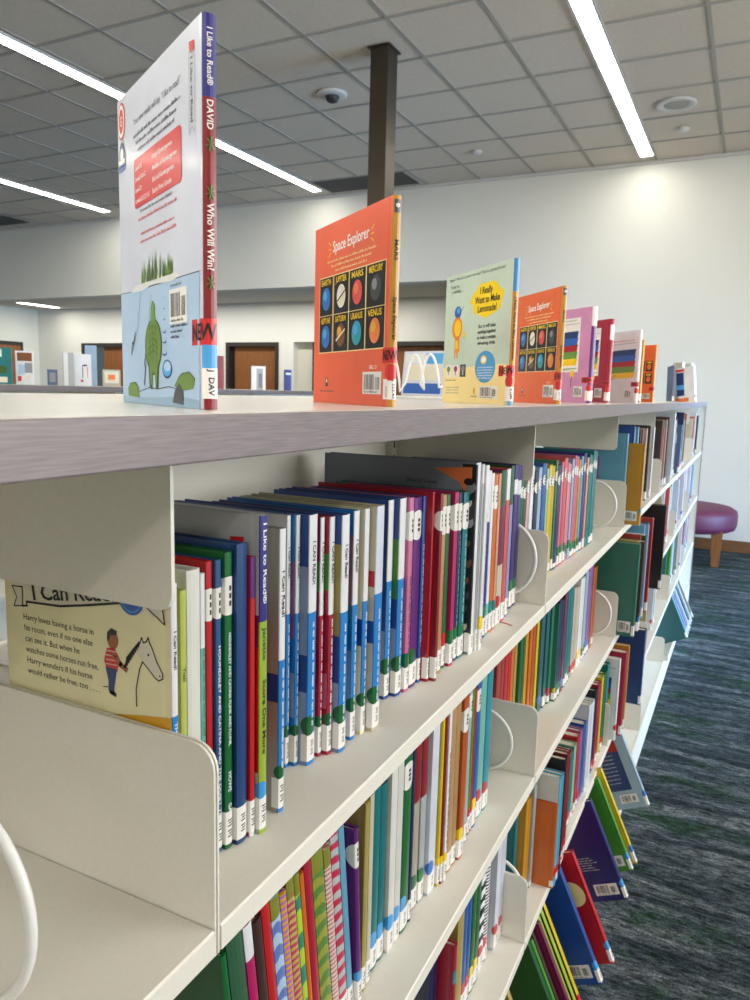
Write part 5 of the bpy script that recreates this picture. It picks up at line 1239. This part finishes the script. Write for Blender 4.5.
# 3. pale green lemonade book
LW, LH, LT = .2211, .213, .0092
r, cv = display(LT, LH, LW, -.3272, 1.0964, -.7392, 'lem', 'pale green book with a yellow speech bubble on the shelving top', sb=[(0, .78, 'amber'), (.78, 1, 'sky'), (0, .12, 'ltblue2')])
A = Art(cv, LT, LW, LH)
A.begin(); A.poly([(0, 0), (LW - .008, 0), (LW - .008, .060), (.16, .064), (.08, .058), (0, .060)], INK['cream']); A.end('lower_ground_print')
A.begin(); A.text('Yippee! What is a great new way? This is a great job you', .0102, .2035, .0046, INK['black'], 1, width=.186); A.end('heading_text')
A.begin(); A.text('Today he', .017, .191, .0052, INK['black'], 1, width=.032); A.text('is thinking . . .', .022, .183, .0052, INK['black'], 1, width=.044); A.end('thought_text')
A.begin()
pts = []
for k in range(36):
    a = 2 * math.pi * k / 36; rr = 1 + .05 * math.sin(7 * a); pts.append((.144 + .050 * rr * math.cos(a), .1625 + .0268 * rr * math.sin(a)))
A.poly(pts, INK['yellow'], 1); A.poly([(.095, .166), (.086, .163), (.096, .158)], INK['yellow'], 2)
A.end('speech_bubble')
A.begin(); A.text('I Really', .142, .172, .0105, INK['black'], 4, width=.040, align='c', bold=True); A.text('Want to Make', .146, .158, .0105, INK['black'], 4, width=.078, align='c', bold=True); A.text('Lemonade!', .146, .144, .0105, INK['black'], 4, width=.060, align='c', bold=True); A.end('cover_title')
A.begin()   # plain generic stand-in for the drawn figures: a round orange shape with a blue cap on a stem
A.ell(.047, .124, .0185, .0185, INK['orange'], 1); A.ell(.049, .124, .012, .0135, INK['pyellow'], 2)
A.poly([(.040, .108), (.056, .108), (.058, .086), (.053, .084), (.052, .074), (.049, .074), (.048, .084), (.044, .084), (.043, .074), (.040, .074), (.040, .086)], INK['orange'], 1)
A.poly([(.043, .104), (.053, .104), (.054, .090), (.043, .090)], INK['pyellow'], 2)
A.ell(.048, .150, .012, .010, INK['blue'], 1); A.ell(.050, .153, .006, .005, INK['sky'], 2); A.line([(.058, .150), (.068, .158)], .0014, INK['brown'], 2)
A.ell(.072, .112, .0045, .0055, INK['yellow'], 2)
A.end('orange_figure_print')
A.begin()
for k, l in enumerate(('But it will take', 'working together', 'to make a unique,', 'refreshing drink.')): A.text(l, .148, .1195 - k * .0088, .0054, INK['black'], 1, width=(.055, .058, .060, .058)[k], align='c', bold=True)
A.end('blurb_text')
A.begin(); A.ell(.148, .058, .0325, .0250, INK['teal'], 1); A.ell(.148, .0585, .0318, .0243, INK['sky'], 2); A.ell(.143, .0690, .0095, .0070, INK['pyellow'], 3); A.ell(.143, .0690, .0070, .0045, INK['white'], 4)
for k in range(5): A.words(.122 + .002 * abs(k - 1), .175 - .002 * abs(k - 1), .0565 - k * .0042, .0026, INK['white'], 3, k + 40)
A.end('blue_oval_print')
A.begin()
for u, c in ((.0115, 'lgreen'), (.0375, 'purple'), (.0640, 'dgrey')):
    A.rect(u, u + .020, .043, .0635, INK['paper' if c != 'dgrey' else 'dgrey'], 2); A.ell(u + .010, .0565, .0065, .005, INK[c if c != 'dgrey' else 'grey'], 3); A.rect(u + .0085, u + .0115, .046, .053, INK[c if c != 'dgrey' else 'lwhite'], 3)
A.end('award_icons')
A.begin(); A.words(.011, .050, .0365, .003, INK['dgrey'], 1, 5)
for k in range(3): A.words(.011, .062, .0245 - .0045 * k, .0026, INK['grey'], 1, 50 + k)
A.words(.106, .126, .0105, .003, INK['black'], 1, 61); A.ell(.116, .020, .0035, .0055, INK['mustard'], 1)
A.end('small_print')
A.begin(); A.barcode(.132, .190, .0085, .0285, 1, 9); A.end('barcode_label')
A.begin(); new_sticker(A, .0430, .0590, .030); A.end('new_sticker')
A.begin(); wrap_disc(A.bm, -LT * .6, .0355, .008, LT, .0005, A.mi(INK['red'])); A.end('colour_dot')
A.begin(); wrap_strip(A.bm, -LT / 2 - .009, LT / 2 + .004, .006, .0275, LT, .00045, A.mi(INK['white'])); spine_text(A.bm, 'E LEM', .010, .0245, LT, .0008, A.mi(INK['black']), hmax=.4); A.end('call_number_label')
bm = bmesh.new(); spine_text(bm, 'I Really Want to Make Lemonade!', .066, .158, LT, .0004, hmax=.5); finish_flat(bm, 'spine_title', cv, [INK['black']])

# 4. three books with wave stripes, and a last planet-like one
def wave_book(x, y, yaw, w, h, t, c, sc, label, full=False, **kw):
    r, cv = display(t, h, w, x, y, yaw, c, label, sb=sc, **kw)
    A = Art(cv, t, w, h)
    u0, u1 = (.012, w - .012) if full else (.02, w - .050)
    A.begin()
    if not full: A.rect(u0 - .01, u1 + .006, .075, h - .022, INK['paper'], 0)
    A.words(u0, u1 - .01, h - .030, .0045, INK['red' if full else 'lgreen'], 1, 3); A.line([(u0, h - .038), (u1, h - .036)], .0010, INK['dgreen'], 1)
    for k, cc in enumerate(('navy', 'blue', 'dred', 'lgreen', 'pyellow')):
        q = h - .058 - k * .0165
        A.poly([(u0, q - .001), ((u0 + u1) / 2, q + .003), (u1, q + .004), (u1 - .004, q - .013), ((u0 + u1) / 2, q - .015), (u0, q - .018)], INK[cc], 1 + k % 2)
    if not full:
        for k in range(4): A.words(u0, (u0 + u1) * .6, h - .150 - k * .006, .003, INK['grey'], 1, k)
        A.ell(u1 - .018, h - .158, .008, .009, INK['pyellow'], 2); A.line([(u1 - .018, h - .165), (u1 - .022, h - .19)], .003, INK['brown'], 2)
        A.line([(u0, .080), (u1, .084)], .0022, INK['lgreen'], 2)
    else:
        A.line([(.06, .058), (.10, .082)], .004, INK['grey'], 2); A.ell(.045, .055, .009, .010, INK['red'], 2); A.ell(.060, .045, .007, .006, INK['porange'], 2)
    A.end('wave_print')
    A.begin(); A.barcode(w - .058, w - .022, .014, .040, 1, 11); A.end('barcode_label')
    A.begin(); new_sticker(A, .048, .062, .026); A.end('new_sticker')
    A.begin(); wrap_strip(A.bm, -t / 2 - .010, t / 2 + .004, .006, .030, t, .00045, A.mi(INK['white'])); wrap_disc(A.bm, -t * .4, .037, .008, t, .0006, A.mi(INK['red'])); A.end('call_number_label')
    return r
wave_book(-.3564, 1.8542, -.75, .2, .2286, .0142, 'pinkc', [(0, .80, 'purple'), (.80, 1, 'white')], 'pink book with coloured wave stripes on the shelving top')
wave_book(-.3659, 2.171, -.80, .2, .2301, .0122, 'crimson', [(.75, .93, 'white')], 'red book with coloured wave stripes on the shelving top')
wave_book(-.305, 2.30, -.851, .2112, .2107, .009, 'white', [], 'white book with coloured wave stripes on the shelving top', full=True)
r, cv = display(.0095, .236, .2, -.389, 3.05, -.60, 'gold', 'golden-edged thin book standing behind the white wave-striped one', sb=[], lab=1)
r, cv = display(.0099, .231, .2, -.3655, 3.2588, -.6003, 'coralo', 'small-looking orange book last in the row of displayed books', sb=[(0, 1, 'gold')])
A = Art(cv, .0099, .2, .231); A.begin()
for v in (.075, .125):
    for u in (.115, .155): A.rect(u, u + .034, v, v + .042, INK['black'], 1); A.ell(u + .017, v + .018, .011, .012, INK['porange'], 2); A.rect(u + .006, u + .028, v + .033, v + .039, INK['pyellow'], 2)
A.end('planet_pictures')
A.begin(); A.barcode(.150, .186, .013, .036, 1, 12); A.end('barcode_label')
A.begin(); new_sticker(A, .046, .062, .02); A.end('new_sticker')

# wire rack with pamphlets near the rear edge of the canopy
t = thing('wire_zigzag_rack', 'white zigzag wire rack between the coral and pale green books', 'rack', (-.735, 1.70, CT), (0, 0, math.radians(-12)))
bm = bmesh.new()
path = []
N = 60
for i in range(N + 1):
    q = i / N * 3.5; ph = q % 1.0
    xx = -.105 + .205 * i / N
    zz = .003 + .103 * (math.sin(math.pi * ph) ** .55)
    path.append((xx, -.01 + .02 * (int(q) % 2), zz))
tube(bm, path, .0032, 7); finish(bm, 'zigzag_wire', t, M_WIRE, smooth=True)
bm = bmesh.new(); tube(bm, [(-.115, .0, .0032), (.11, .0, .0032)], .0030, 6); tube(bm, [(-.115, .055, .0032), (.11, .055, .0032)], .0030, 6); tube(bm, [(-.115, 0, .0032), (-.115, .055, .0032)], .0030, 6); tube(bm, [(.11, 0, .0032), (.11, .055, .0032)], .0030, 6)
finish(bm, 'base_frame', t, M_WIRE, smooth=True)
def leaflet(x, y, yaw, tiltx, w, h, c, label, tt=.003, patches=()):
    r, cv = book(tt, h, w, c, label, (x, y, CT + .007), (tiltx, 0, yaw), hard=False, group='leaflets in the wire rack', name='leaflet')
    A = Art(cv, tt, w, h); A.begin()
    for u0, u1, v0, v1, cc, l in patches: A.rect(u0 * w, u1 * w, v0 * h, v1 * h, INK[cc], l)
    A.end('printed_panel')
leaflet(-.685, 1.735, -.25, -.10, .13, .112, 'palew', 'white and blue leaflet in the zigzag wire rack', .004, [(0.05, .95, .05, .28, 'blue', 1), (.1, .9, .35, .7, 'parch', 1), (.55, .95, .72, .95, 'sky', 1), (.05, .5, .74, .94, 'lwhite', 2)])
leaflet(-.60, 1.80, -.55, -.05, .12, .11, 'ltblue', 'pale blue leaflet at the right of the wire rack', .004, [(0.05, .95, .05, .5, 'blue', 1), (.1, .8, .7, .92, 'paper', 1)])

# cluster of books standing fanned open at the far end of the canopy
g = 'books clustered on the far end of the shelving top'
def end_book(x, y, yaw, w, h, c, label, t=.012, tl=0, sb=()):
    return book(t, h, w, c, label, (x, y, CT + .0005), (0, tl, yaw), group=g, sb=sb, lab=1)
end_book(-.465, 5.25, -1.1, .10, .235, 'slate', 'slate-blue book at the left of the far cluster', tl=-.10)
end_book(-.425, 5.34, -.8, .09, .255, 'cream', 'cream book in the far cluster', .02, tl=-.02)
end_book(-.38, 5.42, -.9, .10, .25, 'beige', 'beige book between cream and white ones in the far cluster', .02)
r, cv = end_book(-.325, 5.22, -.55, .125, .232, 'white', 'white book with a blue stripe, rightmost of the far cluster', .018, tl=-.14, sb=[(0, .2, 'salmon')])
A = Art(cv, .018, .16, .232); A.begin(); A.rect(.030, .085, .05, .20, INK['navy'], 1); A.rect(.030, .085, .09, .12, INK['sky'], 2); A.rect(.028, .090, .205, .222, INK['red'], 1); A.rect(.015, .115, .01, .035, INK['porange'], 1); A.end('cover_print')

# ---------------------------------------------------------------- the parallel shelving range on the far side of the next aisle
RXF = -3.15
t = thing('low_book_range', 'second low shelving range across the next aisle at left', 'shelving', (RXF - .32, .5, 0))
boxobj('canopy_top', (-.325, .3125, 0, 5.2, CT - .024, CT), t, M_CANOPY, .0015)
boxobj('front_edge', (.3125, .322, -.002, 5.202, CT - .030, CT - .0003), t, M_LIP)
boxobj('centre_panel', (-.01, .01, .02, 5.18, 0, CT - .024), t, M_STEEL)
for z in (.10, .45, .80, 1.12):
    for s_ in (-1, 1):
        a, b_ = sorted((s_ * .011, s_ * .30)); boxobj('shelf', (a, b_, .02, 5.18, z, z + .02), t, M_STEEL)
for yy in (0, 1.3, 2.6, 3.9, 5.18):
    boxobj('side_panel', (-.30, .30, yy, yy + .02, 0, CT - .024), t, M_STEEL)
g = 'books standing on the second range'
def rb(y0, y1, h, c, label, cvr=(), yaw=.92, X=-3.42, t=.014, depth=None):
    w = (y1 - y0) * (.82 if y0 > 2.56 else 1.9)
    if y0 > 2.56: w = (y1 - y0) * .85
    r, cv = book(t, h, w, c, label, (X, y1, CT + .0004), (0, 0, yaw), group=g)
    A = Art(cv, t, w, h); A.begin()
    for u0, u1, v0, v1, cc, l in cvr: A.rect(u0 * w, u1 * w, v0 * h, v1 * h, INK[cc], l)
    A.end('cover_print')
k = 3.42 / 2.3
rb(1.70 * k, 1.78 * k, .185, 'teal', 'teal patterned book standing at the far left edge of the picture', [(0, .9, .3, .5, 'dgreen', 1), (.2, .8, .75, .95, 'lwhite', 1), (.1, .9, .05, .2, 'parch', 1)], depth=.16)
rb(1.80 * k, 1.87 * k, .175, 'white', 'white book with red and blue artwork, left on second range', [(.1, .9, .7, .95, 'brown', 1), (.15, .5, .3, .6, 'water', 1), (.5, .9, .35, .65, 'grey', 1), (.1, .3, .1, .25, 'red', 1), (.6, .8, .15, .3, 'parch', 1)], depth=.15)
rb(1.93 * k, 1.97 * k, .085, 'slate', 'small slate item lying tilted on the second range', [(.2, .8, .2, .8, 'grey', 1)], depth=.075)
rb(2.00 * k, 2.045 * k, .182, 'grey', 'grey-lavender book standing open beside the white one', [(.1, .5, 0, 1, 'lwhite', 1)], depth=.085)
rb(2.06 * k, 2.13 * k, .180, 'white', 'white book with a thin outlined drawing on second range', [(.45, .5, .25, .65, 'dgrey', 1), (.75, .8, .25, .6, 'porange', 1), (.5, .75, .62, .67, 'dgrey', 1), (.35, .5, .12, .2, 'red', 1)], depth=.15)
rb(2.14 * k, 2.19 * k, .235, 'ltblue', 'tall pale blue book rising behind the white outlined one', [], depth=.11, X=-3.47)
rb(2.20 * k, 2.28 * k, .10, 'beige', 'small pinkish book just left of the tallest display book', [(.1, .9, .2, .9, 'parch', 1), (.3, .7, .4, .7, 'porange', 2)], depth=.15)
rb(2.87 * k, 2.95 * k, .235, 'dkred', 'dark red book just right of the tallest display book', [], depth=.13)
rb(3.21 * k, 3.30 * k, .182, 'white', 'white and grey glossy book standing alone on second range', [(.35, .8, 0, .9, 'grey', 1), (.5, .75, .1, .7, 'dgrey', 2)], depth=.15)
rb(3.50 * k, 3.55 * k, .17, 'indigo', 'navy-blue slim book left of the coral planet book', [(.2, .9, .75, .85, 'lwhite', 1)], depth=.07)
